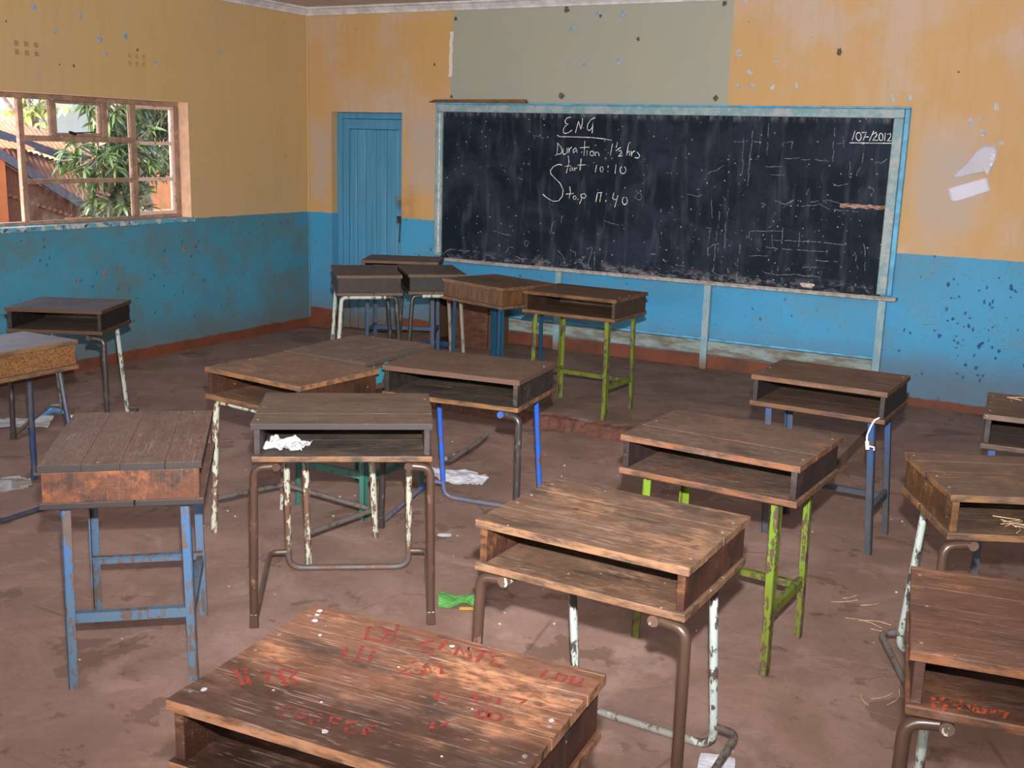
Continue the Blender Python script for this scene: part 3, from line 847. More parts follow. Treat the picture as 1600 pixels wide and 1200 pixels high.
YL, YR, ZB, ZT = WIN[0] + 0.004, WIN[1] - 0.004, WIN[2] + 0.004, WIN[3] - 0.004
vb(YL, YR, ZT - 0.036, ZT); vb(YL, YR, ZB, ZB + 0.026)
vb(YR - 0.038, YR, ZB + 0.026, ZT - 0.036); vb(YL, YL + 0.038, ZB + 0.026, ZT - 0.036)
vb(-1.957, -1.900, ZB + 0.026, ZT - 0.036)          # mullion beside the casement
vb(-2.929, -2.886, ZB + 0.026, ZT - 0.036)          # mullion beside the open light
vb(-3.40, -3.36, ZB + 0.026, ZT - 0.036)
vb(-2.886, -1.957, 1.650, 1.690); vb(-2.886, -1.957, 1.357, 1.390)
vb(-2.672, -2.632, 1.690, ZT - 0.036); vb(-2.222, -2.168, 1.690, ZT - 0.036)
vb(YL + 0.038, -3.40, 1.650, 1.690); vb(YL + 0.038, -3.40, 1.357, 1.390)
m.build('window_frame', M_wframe, win, 0.004)
for (y0, y1, z0, z1) in ((-2.886, -2.672, 1.69, ZT - .036), (-2.168, -1.957, 1.69, ZT - .036), (-2.886, -1.957, 1.39, 1.65), (-2.886, -1.957, ZB + .026, 1.357),
                         (YL + .038, -3.40, 1.69, ZT - .036), (YL + .038, -3.40, 1.39, 1.65), (YL + .038, -3.40, ZB + .026, 1.357)):
    MB().box(-0.003, 0.001, y0, y1, z0, z1).build('window_pane', M_glass, win)
hop = MB()
for b in ((-2.632, -2.222, 1.690, 1.712), (-2.632, -2.222, 1.915, 1.935), (-2.632, -2.612, 1.712, 1.915), (-2.242, -2.222, 1.712, 1.915)):
    hop.box(-0.028, 0.014, *b)
hp = hop.build('window_vent_sash', M_wframe, win, 0.006)
MB().box(-0.003, 0.001, -2.612, -2.242, 1.712, 1.915).build('vent_sash_pane', M_glass, hp)
MB().tube([(0.02, -2.50, 1.717), (0.035, -2.49, 1.713), (0.035, -2.31, 1.722), (0.03, -2.295, 1.745)], 0.0045, 6, 0.012).build('window_stay', M_iron, hp)
MB().bar((0.02, -2.52, 1.718), (0.02, -2.46, 1.705), 0.012, 0.02).build('stay_peg', M_iron, hp)
# side-hung casement standing slightly ajar
cs = bpy.data.objects.new('window_casement', None); COL.objects.link(cs); cs.parent = win
cs.location = (-0.012, -1.502, 0); cs.rotation_euler = (0, 0, math.radians(-5))
W_ = 0.392
m = MB()
for b in ((-W_, 0, ZT - .062, ZT - .036), (-W_, 0, ZB + .026, ZB + .052), (-W_, -W_ + .026, ZB + .052, ZT - .062), (-.026, 0, ZB + .052, ZT - .062),
          (-W_ + .026, -.026, 1.637, 1.664), (-W_ + .026, -.026, 1.361, 1.389)):
    m.box(-0.015, 0.017, *b)
m.build('casement_frame', M_case_sunlit, cs, 0.004)
for z0, z1 in ((ZB + .052, 1.361), (1.389, 1.637), (1.664, ZT - .062)):
    MB().box(-0.003, 0.001, -W_ + .026, -.026, z0, z1).build('casement_pane', M_glass, cs)
MB().tube([(0.03, -W_ + 0.012, 1.52), (0.045, -W_ + 0.012, 1.46), (0.038, -W_ + 0.012, 1.41)], 0.006, 7, 0.02).build('casement_catch', M_iron, cs)

# ------------------------------------------------------------ door in the front wall
s = Sh('blue door paint')
o = s.pos()
z = s.sep(o)[2]
g = s.noise(s.map(o, (30, 30, 1.2)), 1.4, 5, 0.6); mid = s.noise(o, 4, 5, 0.65)
c = s.mix(s.step(g, 0.35, 0.7), (0.050, 0.215, 0.385), (0.075, 0.275, 0.47))
c = s.mix(s.math('MULTIPLY', s.step(mid, 0.46, 0.68), 0.35), c, (0.09, 0.20, 0.26))
c = s.mix(s.math('MULTIPLY', s.step(s.math('ADD', z, s.math('MULTIPLY', s.math('SUBTRACT', mid, .5), .3)), 0.42, 0.08), 0.85), c, (0.13, 0.085, 0.05))
rx = s.math('ABSOLUTE', s.math('SUBTRACT', s.sep(o)[0], 0.96))
rz = s.math('ABSOLUTE', s.math('SUBTRACT', z, 1.12))
c = s.mix(s.math('MULTIPLY', s.math('MULTIPLY', s.step(rx, 0.10, 0.02), s.step(rz, 0.20, 0.04)), s.math('MULTIPLY', s.step(mid, 0.35, 0.6), 0.8)), c, (0.06, 0.06, 0.05))
M_door = s.done(c, 0.42, s.bump(g, 0.15, 0.003))
door = empty('door_1', (0.271, 0.08, 0)); tag(door, kind='structure')
m = MB()
m.box(0, 0.052, 0, 0.11, 0, 1.96); m.box(0.72, 0.765, 0, 0.11, 0, 1.96); m.box(0.052, 0.72, 0, 0.11, 1.908, 1.96)
m.build('door_frame', M_door, door, 0.004)
m = MB()
m.box(0.055, 0.118, 0.012, 0.05, 0.012, 1.905); m.box(0.118, 0.717, 0.012, 0.05, 1.82, 1.905); m.box(0.655, 0.717, 0.016, 0.05, 0.012, 1.82)
m.build('door_rails', M_door, door, 0.003)
tag(MB().box(0.2705, 1.0365, 0.205, 0.249, 0.0, 1.9615).build('door_1_light_block', M_hole), kind='structure')  # unseen panel added to block light leaking under the door
m = MB()
xs = [0.118, 0.205, 0.302, 0.413, 0.530, 0.655]
for i in range(5): m.box(xs[i] + 0.0025, xs[i + 1] - 0.0025, 0.024, 0.046, 0.012, 1.818)
m.build('door_boards', M_door, door, 0.007)
m = MB()
m.tube([(0.655, 0.004, 1.235), (0.735, 0.002, 1.235)], 0.006, 8); m.box(0.66, 0.70, 0.010, 0.014, 1.22, 1.25)
m.build('door_bolt', plain('worn steel', (0.55, 0.53, 0.50), 0.3, 0.9), door)
m = MB()
m.box(0.655, 0.715, 0.006, 0.012, 1.01, 1.075); m.tube([(0.69, 0.0, 1.05), (0.735, -0.004, 1.05)], 0.007, 8); m.tube([(0.69, 0.0, 1.02), (0.735, -0.004, 1.02)], 0.006, 8)
m.build('door_latch', plain('greasy latch', (0.10, 0.085, 0.075), 0.35, 0.7), door)
m = MB()
for i in range(9):
    zc = 1.005 - i * 0.019
    a = 0 if i % 2 else math.pi / 2
    pts = [(0.700 + 0.006 * math.sin(t) * math.cos(a) - i * .0012, -0.003 + 0.006 * math.sin(t) * math.sin(a), zc + 0.013 * math.cos(t)) for t in [2 * math.pi * k / 10 for k in range(11)]]
    m.tube(pts, 0.0026, 5, caps=False)
m.build('door_chain', M_iron, door)

# ------------------------------------------------------------ chalkboard on its frame
s = Sh('chalkboard')
o = s.pos()
sm = s.noise(s.map(o, (1.2, 1, 1.6), (2, 0, 0), (0, 0.5, 0)), 1.7, 6, 0.62, 0.8)
sw = s.noise(s.map(o, (7, 1, 1.2), (0, 0, 0), (0, 0.4, 0)), 1.8, 6, 0.65, 0.5)
fine = s.noise(o, 70, 4, 0.7)
c = s.mix(s.step(sm, 0.40, 0.75), (0.0040, 0.0092, 0.0185), (0.020, 0.030, 0.052))
c = s.mix(s.math('MULTIPLY', s.step(sw, 0.48, 0.74), 0.6), c, (0.055, 0.068, 0.098))
x_, z_ = s.sep(o)[0], s.sep(o)[2]
rim = s.math('MAXIMUM', s.math('MULTIPLY', s.step(z_, 1.92, 1.97), s.step(s.noise(s.map(o, (5, 1, 1)), 4, 5, 0.7), 0.42, 0.7)),
             s.math('MULTIPLY', s.step(z_, 0.86, 0.77), s.step(s.noise(s.map(o, (1, 1, 2)), 14, 6, 0.7), 0.46, 0.62)))
c = s.mix(s.math('MULTIPLY', rim, 0.65), c, (0.20, 0.19, 0.21))
d = s.vor(o, 19)
c = s.mix(s.math('MULTIPLY', s.math('MULTIPLY', s.math('LESS_THAN', d, 0.10), s.step(s.noise(o, 3.1, 4), 0.49, 0.53)), 0.75), c, (0.42, 0.42, 0.44))
ln = s.step(s.noise(s.map(o, (2, 1, 60)), 1.6, 5, 0.7), 0.70, 0.73)
c = s.mix(s.math('MULTIPLY', s.math('MULTIPLY', ln, s.math('GREATER_THAN', x_, 3.6)), 0.35), c, (0.3, 0.3, 0.32))
c = s.mix(s.math('MULTIPLY', s.step(fine, 0.55, 0.8), 0.12), c, (0.16, 0.16, 0.18))
M_board = s.done(c, s.math('ADD', 0.62, s.math('MULTIPLY', sm, 0.2)), s.bump(sw, 0.06, 0.004), spec=0.15)
s = Sh('board frame paint')
o = s.pos()
c = s.mix(s.step(s.noise(s.map(o, (2, 2, 2)), 6, 5, 0.65), 0.42, 0.62), (0.155, 0.285, 0.335), (0.30, 0.355, 0.375))
c = s.mix(s.step(s.noise(o, 30, 5, 0.7), 0.60, 0.68), c, (0.42, 0.41, 0.42))
M_bframe = s.done(c, 0.5)
M_btrim = plain('blue board trim', (0.085, 0.33, 0.55), 0.45, grain=0.12, scale=14)
s = Sh('dusty chalk ledge')
o = s.pos()
c = s.mix(s.step(s.noise(o, 26, 5, 0.7), 0.40, 0.62), (0.36, 0.35, 0.35), (0.24, 0.20, 0.18))
M_ledge = s.done(c, 0.8)
s = Sh('weathered post paint')
o = s.pos()
c = s.mix(s.step(s.noise(s.map(o, (3, 3, 1)), 9, 5, 0.65), 0.42, 0.62), (0.17, 0.31, 0.39), (0.27, 0.36, 0.40))
c = s.mix(s.step(s.sep(o)[2], 0.22, 0.09), c, (0.17, 0.10, 0.075))
M_post = s.done(c, 0.6)
s = Sh('dirty lower rail')
o = s.pos()
c = s.mix(s.step(s.noise(s.map(o, (1, 1, 4)), 5, 6, 0.65), 0.40, 0.62), (0.23, 0.30, 0.30), (0.13, 0.12, 0.10))
M_lrail = s.done(c, 0.65)

bd = empty('chalkboard', (3.3, -0.002, 0.08))
tag(bd, 'long black chalkboard in a pale blue wooden frame, chalk writing ENG and exam times', 'chalkboard')
BO = Vector((3.3, -0.002, 0.08))


def bbox(x0, x1, y0, y1, z0, z1): return MB().box(x0 - BO.x, x1 - BO.x, y0 - BO.y, y1 - BO.y, z0 - BO.z, z1 - BO.z)


bbox(1.47, 5.14, -0.036, -0.012, 0.755, 1.976).build('board_surface', M_board, bd)
m = bbox(1.418, 1.484, -0.058, -0.002, 0.77, 1.974)
m.build('frame_stile', M_bframe, bd, 0.006)
bbox(5.120, 5.186, -0.058, -0.002, 0.77, 1.974).build('frame_stile', M_bframe, bd, 0.006)
bbox(1.418, 5.186, -0.058, -0.002, 1.974, 2.036).build('frame_rail', M_bframe, bd, 0.006)
m = bbox(5.187, 5.222, -0.046, -0.002, 0.765, 2.037)
m.build('trim_strip', M_btrim, bd, 0.006)
bbox(1.405, 1.4175, -0.040, -0.002, 0.765, 2.037).build('trim_strip', M_btrim, bd, 0.004)
bbox(1.405, 5.222, -0.050, -0.002, 2.037, 2.050).build('trim_strip', M_btrim, bd, 0.004)
bbox(1.452, 1.466, -0.0585, -0.058, 0.80, 1.96).build('frame_bead', plain('pale bead', (0.5, 0.56, 0.6), 0.5), bd)
bbox(1.430, 5.262, -0.105, -0.002, 0.735, 0.7545).build('chalk_ledge', M_ledge, bd, 0.004)
bbox(1.430, 5.262, -0.104, -0.090, 0.7546, 0.764).build('ledge_lip', M_ledge, bd, 0.003)
for x in (2.617, 3.885, 5.165):
    bbox(x - 0.027, x + 0.027, -0.052, -0.006, 0.0805, 0.7345).build('post', M_post, bd, 0.004)
for x0, x1 in ((1.45, 2.589), (2.645, 3.857), (3.913, 5.137)):
    bbox(x0, x1, -0.046, -0.003, 0.196, 0.300).build('lower_rail', M_lrail, bd, 0.006)
    bbox(x0, x1, -0.020, -0.003, 0.300, 0.318).build('lower_bead', M_btrim, bd, 0.004)
# chalk
M_chalk = plain('white chalk', (0.72, 0.72, 0.74), 0.95, grain=0.25, scale=160)
M_faint = plain('half wiped chalk', (0.14, 0.145, 0.165), 0.95, grain=0.45, scale=90)
m = MB()
for i, st in enumerate(WRITING): m.ribbon([(a - BO.x, -0.0368 - BO.y, b - BO.z) for a, b in st], 0.0066, (0, -1, 0), i)
m.build('chalk_writing', M_chalk, bd)
m = MB()
rr = random.Random(3)
for i, st in enumerate(FADED):
    P = []
    for k in range(len(st) - 1):
        n = max(1, int(math.dist(st[k], st[k + 1]) / 0.03))
        P += [(st[k][0] + (st[k + 1][0] - st[k][0]) * j / n + rr.uniform(-.005, .005), st[k][1] + (st[k + 1][1] - st[k][1]) * j / n + rr.uniform(-.005, .005)) for j in range(n)]
    P.append(st[-1])
    run = []
    for q in P:
        run.append((q[0] - BO.x, -0.0364 - BO.y, q[1] - BO.z))
        if len(run) > 2 and rr.random() < 0.22:
            m.ribbon(run, 0.006, (0, -1, 0), i); run = []
    if len(run) > 1: m.ribbon(run, 0.006, (0, -1, 0), i)
for i in range(190):
    a = rr.uniform(1.55, 5.05) if i % 2 else rr.uniform(3.4, 5.0)
    b = 0.79 + 0.9 * rr.random() ** 1.7
    L = rr.uniform(0.006, 0.02)
    t = rr.choice((0.1, 1.5, 0.8, 2.4))
    m.ribbon([(a - BO.x, -0.0365 - BO.y, b - BO.z), (a + L * math.cos(t) - BO.x, -0.0365 - BO.y, b + L * math.sin(t) - BO.z)], rr.uniform(.004, .010), (0, -1, 0), i)
m.build('faded_chalk_marks', M_faint, bd)
# torn strip where the board's skin is gouged to raw wood, and a plaster lump on the ledge
s = Sh('gouged board')
o = s.pos()
c = s.mix(s.step(s.noise(s.map(o, (1, 1, 3)), 24, 4, 0.7), 0.42, 0.58), (0.36, 0.27, 0.24), (0.22, 0.075, 0.03))
M_gouge = s.done(c, 0.85)
m = MB()
top = []; bot = []
for i in range(25):
    x = 4.81 + 0.308 * i / 24
    top.append((x - BO.x, -0.0366 - BO.y, 1.385 + 0.010 * mnoise.noise((x * 30, 1, 0)) - BO.z))
    bot.append((x - BO.x, -0.0366 - BO.y, 1.36 + 0.008 * mnoise.noise((x * 34, 7, 0)) - 0.006 * math.sin(i) * (i > 4) - BO.z))
m.add(top + bot, [(i, i + 1, 26 + i, 25 + i) for i in range(24)])
m.build('gouge', M_gouge, bd)
m = MB()
rng = [(4.585 + 0.045 + 0.05 * math.cos(t) * (1 + .2 * math.sin(3 * t)), 0.79 + 0.022 * math.sin(t) * (1 + .3 * math.cos(2 * t))) for t in [2 * math.pi * k / 18 for k in range(18)]]
m.add([(a - BO.x, -0.0366 - BO.y, b - BO.z) for a, b in rng] + [((a - 4.63) * .8 + 4.63 - BO.x, -0.041 - BO.y, (b - .79) * .8 + .79 - BO.z) for a, b in rng],
      [(i, (i + 1) % 18, 18 + (i + 1) % 18, 18 + i) for i in range(18)] + [tuple(range(18, 36))])
m.build('plaster_smear', plain('pinkish plaster', (0.46, 0.40, 0.39), 0.9), bd)

# loose varnished batten along the top left of the board
bt = empty('wooden_batten', (1.37, -0.03, 2.052))
tag(bt, 'thin orange-brown wooden batten lying on top of the chalkboard frame', 'batten')
m = MB()
m.hexa([(-0.035, -0.028, -0.002), (0.90, -0.028, -0.0005), (0.90, 0.028, -0.0005), (-0.035, 0.028, -0.002), (0.03, -0.028, 0.022), (0.885, -0.028, 0.028), (0.885, 0.028, 0.028), (0.03, 0.028, 0.022)])
m.build('batten_strip', wood('batten wood', (0.30, 0.115, 0.035), (0.32, 0.13, 0.04), 41, 0.2, 0.05), bt, 0.003)

# ------------------------------------------------------------ school desks
M_nail = plain('nail head', (0.20, 0.18, 0.17), 0.5, 0.5)
C_BROWN = (0.062, 0.034, 0.024); C_WHITE = (0.38, 0.43, 0.39); C_RUST = (0.10, 0.05, 0.03)
C_BLUE = (0.030, 0.135, 0.42); C_BLUE2 = (0.045, 0.17, 0.36); C_ROYAL = (0.022, 0.10, 0.48); C_GREEN = (0.20, 0.33, 0.018); C_LIME = (0.19, 0.38, 0.05); C_TEAL = (0.035, 0.17, 0.14)
C_DARK = (0.035, 0.030, 0.030)


def desk_box(root, L, W, wd, side, n_planks, H=0.76, seed=0, bare=None, closed=(), drop=0.62, shelf_mat=None):
    """body: plank top, shelf below it, two end boards, back board; the side at -y is open"""
    r = random.Random(seed)
    T, S0, S1 = 0.0225, drop, drop + 0.022
    zt = H - T
    m = MB()
    pw = W / n_planks
    cuts = [-W / 2] + [-W / 2 + pw * (k + r.uniform(-0.16, 0.16)) for k in range(1, n_planks)] + [W / 2]
    for k in range(n_planks):
        g = 0.0002
        e0, e1 = r.uniform(-0.0015, 0.0015), r.uniform(-0.0015, 0.0015)
        dz = r.uniform(-0.0012, 0.0)
        m.box(-L / 2 + e0, L / 2 + e1, cuts[k] + (g if k else 0), cuts[k + 1] - (g if k < n_planks - 1 else 0), zt, H + dz)
    top = m.build('tabletop', wd, root, 0.0010, 1)
    m = MB()
    half = r.uniform(-0.05, 0.05)
    m.box(-L / 2 + 0.001, L / 2 - 0.001, -W / 2 - 0.004, half - 0.001, S0, S1)
    m.box(-L / 2 + 0.002, L / 2 - 0.003, half + 0.001, W / 2 + 0.002, S0, S1 - 0.0006)
    shelf = m.build('shelf', shelf_mat or wd, root, 0.0035)
    for s in (-1, 1):
        x0, x1 = (L / 2 - 0.031, L / 2 - 0.010)
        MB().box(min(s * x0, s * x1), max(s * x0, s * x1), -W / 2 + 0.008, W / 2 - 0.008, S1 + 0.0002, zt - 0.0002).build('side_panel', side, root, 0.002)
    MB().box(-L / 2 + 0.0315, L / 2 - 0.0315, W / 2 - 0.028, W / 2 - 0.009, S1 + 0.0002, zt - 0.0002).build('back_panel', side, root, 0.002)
    # nail heads along the ends of the top
    m = MB()
    for s in (-1, 1):
        for k in range(n_planks):
            if r.random() < 0.55:
                a, b = s * (L / 2 - 0.02), (cuts[k] + cuts[k + 1]) / 2 + r.uniform(-.02, .02)
                q = [(a + 0.0045 * math.cos(t), b + 0.0045 * math.sin(t)) for t in [2 * math.pi * j / 8 for j in range(8)]]
                m.add([(u, v, H - 0.003) for u, v in q] + [(u, v, H + 0.0007) for u, v in q], [(j, (j + 1) % 8, 8 + (j + 1) % 8, 8 + j) for j in range(8)] + [tuple(range(8, 16))])
    if m.v: m.build('nail_heads', M_nail, root)
    return top, shelf


def foot(mb, x, y, z=0.0, w=0.034):
    mb.hexa([(x - w / 2, y - .012, z), (x + w / 2, y - .012, z), (x + w / 2, y + .012, z), (x - w / 2, y + .012, z),
             (x - w * .42, y - .012, z + .055), (x + w * .42, y - .012, z + .055), (x + w * .42, y + .012, z + .055), (x - w * .42, y + .012, z + .055)])
    return mb


def frame_tube(root, L, W, fmat, rmat, lmat, capmat=None, Z=0.62):
    """bent tube frame: two front legs hanging from cap-ended top rails, a rear U lying on the floor, side rails"""
    R, Rr = 0.0150, 0.0125
    zr = Z - R - 0.0004
    for s in (-1, 1):
        xi = s * (L / 2 - 0.085)
        m = MB().tube([(xi, -W / 2 + 0.004, zr - 0.004), (xi, W / 2 - 0.10, zr)], R, 14)
        m.build('top_rail', capmat or fmat, root)
        m = MB().tube([(xi + s * 0.008, -W / 2 + 0.026, zr - 0.006), (s * (L / 2 - 0.006), -W / 2 + 0.024, zr - 0.012), (s * (L / 2 + 0.002), -W / 2 + 0.004, 0.03)], R, 14, 0.11)
        lg = m.build('leg', fmat, root)
        foot(MB(), s * (L / 2 + 0.002), -W / 2 + 0.002).build('foot', fmat, lg, 0.004)
    xu = L / 2 - 0.072
    m = MB().tube([(-xu + 0.006, W / 2 - 0.045, Z - 0.002), (-xu, W / 2 + 0.055, Rr + 0.001), (xu, W / 2 + 0.055, Rr + 0.001), (xu - 0.006, W / 2 - 0.045, Z - 0.002)], Rr, 12, 0.06)
    m.build('rear_frame', rmat, root)
    for s in (-1, 1):
        yb = W / 2 + 0.055 - 0.10 * 0.085 / Z
        m = MB().tube([(s * (xu + 0.006), yb, 0.088), (s * (xu + 0.072), yb - 0.004, 0.088), (s * (L / 2 - 0.002), -W / 2 + 0.014, 0.028)], 0.0112, 10, 0.05)
        m.build('side_rail', lmat, root)


def frame_angle(root, L, W, fmat, Z=0.62, long_at=1, ix=0.068, iy=0.042, zs=0.215, splay=0.008, long2=False, shift=(0, 0)):
    """welded angle-iron frame: four L-section legs, end stretchers and one long stretcher"""
    w, t = 0.029, 0.0045
    corners = {}
    for sx in (-1, 1):
        for sy in (-1, 1):
            x0, y0 = sx * (L / 2 - ix), sy * (W / 2 - iy)
            x1, y1 = x0 + sx * splay + shift[0], y0 + sy * splay + shift[1]
            m = MB()
            for (ax, ay) in ((w, t), (t, w)):
                v = []
                for (cx, cy, cz) in ((x1, y1, 0.0), (x0, y0, Z - 0.0005)):
                    for (dx, dy) in ((0, 0), (1, 0), (1, 1), (0, 1)):
                        v.append((cx - sx * dx * ax, cy - sy * dy * ay, cz))
                m.hexa(v)
            m.build('leg', fmat, root)
            corners[sx, sy] = (x0 + (sx * splay + shift[0]) * (1 - zs / Z), y0 + (sy * splay + shift[1]) * (1 - zs / Z))
    for sx in (-1, 1):
        a, b = corners[sx, -1], corners[sx, 1]
        m = MB()
        m.box(min(a[0] - sx * t, a[0] - sx * w), max(a[0] - sx * t, a[0] - sx * w), a[1] + t, b[1] - t, zs + 0.014, zs + 0.018)
        m.box(min(a[0] - sx * t, a[0] - sx * 2 * t), max(a[0] - sx * t, a[0] - sx * 2 * t), a[1] + t, b[1] - t, zs - 0.014, zs + 0.014)
        m.build('stretcher', fmat, root)
    for sy in ((long_at, -long_at) if long2 else (long_at,)):
        a, b = corners[-1, sy], corners[1, sy]
        m = MB()
        y0 = a[1]
        m.box(a[0] + t, b[0] - t, min(y0 - sy * t, y0 - sy * w), max(y0 - sy * t, y0 - sy * w), zs - 0.004, zs)
        m.box(a[0] + t, b[0] - t, min(y0 - sy * t, y0 - sy * 2 * t), max(y0 - sy * t, y0 - sy * 2 * t), zs - 0.032, zs - 0.004)
        m.build('stretcher', fmat, root)


def frame_hoop(root, L, W, mats, Z=0.62, ends=True, splay=0.03, r=0.0140):
    """two inverted-U tube hoops, across the ends or along front and back"""
    zr = Z - r - 0.0004
    for k, s in enumerate((-1, 1)):
        if ends:
            x = s * (L / 2 - 0.045)
            P = [(x + s * splay * .5, -W / 2 + 0.03 - splay, 0.0), (x, -W / 2 + 0.035, zr), (x, W / 2 - 0.035, zr), (x + s * splay * .5, W / 2 - 0.03 + splay, 0.0)]
        else:
            y = s * (W / 2 - 0.04)
            P = [(-L / 2 + 0.012 - splay, y + s * splay * .5, 0.0), (-L / 2 + 0.02, y, zr), (L / 2 - 0.02, y, zr), (L / 2 - 0.012 + splay, y + s * splay * .5, 0.0)]
        # one bent tube per side: left leg, crossbar and right leg kept as separate parts at the bends
        a, b, c, d = [Vector(q) for q in P]
        mid1, mid2 = b.lerp(c, 0.2), b.lerp(c, 0.8)
        MB().tube([a, b, mid1], r, 12, 0.07).build('leg', mats[k][0], root)
        MB().tube([mid2, c, d], r, 12, 0.07).build('leg', mats[k][1], root)
        MB().tube([mid1 - (c - b) * 0.01, mid2 + (c - b) * 0.01], r * 0.995, 12).build('top_rail', mats[k][2], root)


def desk(label, x, y, th, L, W, z0=0.0):
    r = empty('school_desk', (x, y, z0), th)
    return tag(r, label, 'desk', 'school desks in the classroom')


ORANGE = (0.33, 0.14, 0.045)
P_brown = paint('brown tube', C_BROWN, C_RUST, 0.15, 1, 0.32)
P_white = paint('chipped white tube', C_WHITE, (0.05, 0.035, 0.03), 0.42, 2, 0.5)
P_whiterust = paint('white tube gone to rust', (0.42, 0.44, 0.36), (0.075, 0.038, 0.024), 0.66, 3, 0.55)
P_steel = paint('worn grey tube', (0.13, 0.115, 0.11), (0.05, 0.035, 0.03), 0.45, 4, 0.35)
P_black = paint('black tube', C_DARK, (0.06, 0.05, 0.045), 0.3, 5, 0.3)
P_cap = paint('brown tube with white flakes', (0.42, 0.46, 0.40), C_BROWN, 0.62, 6, 0.45)

# 1 graffiti desk, nearest the camera
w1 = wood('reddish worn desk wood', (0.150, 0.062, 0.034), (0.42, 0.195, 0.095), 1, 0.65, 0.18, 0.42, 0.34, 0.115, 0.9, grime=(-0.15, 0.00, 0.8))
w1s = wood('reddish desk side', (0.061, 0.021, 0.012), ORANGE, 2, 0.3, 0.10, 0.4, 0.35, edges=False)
d1 = desk('school desk nearest the camera, its worn reddish top scrawled with red graffiti', 5.515, -6.465, 0.076, 0.655, 0.455)
top, _ = desk_box(d1, 0.655, 0.455, w1, w1s, 5, seed=1)
frame_tube(d1, 0.655, 0.455, P_brown, P_white, P_steel, P_cap)
m = MB()
for i, st in enumerate(GRAFFITI): m.ribbon([(a, b, 0.7608) for a, b in st], 0.0105, (0, 0, 1), i)
s = Sh('red paint scrawl'); o = s.obj()
pb = s.n('ShaderNodeBsdfPrincipled'); s.put(pb.inputs['Base Color'], s.mix(s.step(s.noise(o, 60, 5, 0.7), 0.42, 0.58), (0.20, 0.016, 0.013), (0.12, 0.024, 0.017))); pb.inputs['Roughness'].default_value = 0.6
tb = s.n('ShaderNodeBsdfTransparent'); mx = s.n('ShaderNodeMixShader')
s.put(mx.inputs[0], s.math('MULTIPLY', s.step(s.noise(s.map(o, (1, 2.5, 1)), 26, 5, 0.7), 0.34, 0.54), 0.9)); s.l(tb.outputs[0], mx.inputs[1]); s.l(pb.outputs[0], mx.inputs[2]); s.l(mx.outputs[0], s.out.inputs['Surface'])
M_red = s.m
tag(m.build('red_graffiti', M_red, top), 'red painted scrawl')
m = MB()
for (a, b, rr_) in ((-0.302, 0.205, .007), (-0.295, 0.185, .005), (-0.283, 0.160, .007), (-0.29, -0.17, .006), (0.302, 0.02, .006), (-0.02, -0.19, .006), (0.02, 0.19, .005), (-0.235, 0.11, .005)):
    n = 9
    q = [(a + rr_ * random.uniform(.6, 1.2) * math.cos(2 * math.pi * j / n), b + rr_ * random.uniform(.6, 1.2) * math.sin(2 * math.pi * j / n)) for j in range(n)]
    m.add([(u, v, 0.7590) for u, v in q] + [(u, v, 0.7609) for u, v in q], [(j, (j + 1) % n, n + (j + 1) % n, n + j) for j in range(n)] + [tuple(range(n, 2 * n))])
m.build('paint_drips', plain('grey white paint drips', (0.30, 0.31, 0.35), 0.7), top)

# 2 central desk on brown and white tubes
w2 = wood('brown worn desk wood', (0.132, 0.072, 0.045), (0.34, 0.175, 0.09), 3, 0.55, 0.22, 0.45, 0.30, 0.115, 0.7)
w2s = wood('dark red desk side', (0.066, 0.024, 0.014), ORANGE, 4, 0.35, 0.1, 0.4, 0.35, edges=False)
d2 = desk('worn brown desk with brown front legs and white rear legs, next behind the graffiti desk', 5.481, -5.393, -0.024, 0.598, 0.452)
desk_box(d2, 0.598, 0.452, w2, w2s, 4, seed=2)
frame_tube(d2, 0.598, 0.452, P_brown, paint('white rear tube', (0.42, 0.49, 0.46), (0.05, 0.035, 0.03), 0.48, 7, 0.5, (0.16, 0.14, 0.13), (0.02, 0.10), 0.9), P_steel, P_cap)

# 3 blue angle-iron desk seen end-on
w3 = wood('dusty plum desk wood', (0.125, 0.067, 0.051), (0.022, 0.016, 0.016), 5, 0.25, 0.35, 0.5, 0.12, 0.115, 0.4)
w3s = wood('black and orange desk end', (0.112, 0.035, 0.014), (0.30, 0.10, 0.03), 6, 0.5, 0.10, 0.45, 0.42, 0.2, 0.6, edges=False)
p3 = paint('blue angle iron', (0.018, 0.095, 0.26), (0.06, 0.04, 0.032), 0.50, 8, 0.5, (0.075, 0.115, 0.145), (0.10, 0.70), 0.8)
d3 = desk('dusty plank-topped desk on chipped blue angle-iron legs, its orange-scuffed closed end to the camera', 3.824, -5.538, 2.289, 0.648, 0.470)
desk_box(d3, 0.648, 0.470, w3, w3s, 4, seed=3)
MB().box(-0.648 / 2 - 0.001, -0.648 / 2 + 0.011, -0.225, 0.225, 0.6425, 0.7372).build('end_panel', w3s, d3, 0.002)
frame_angle(d3, 0.648, 0.470, p3, long_at=-1, ix=0.075, iy=0.045, zs=0.235)

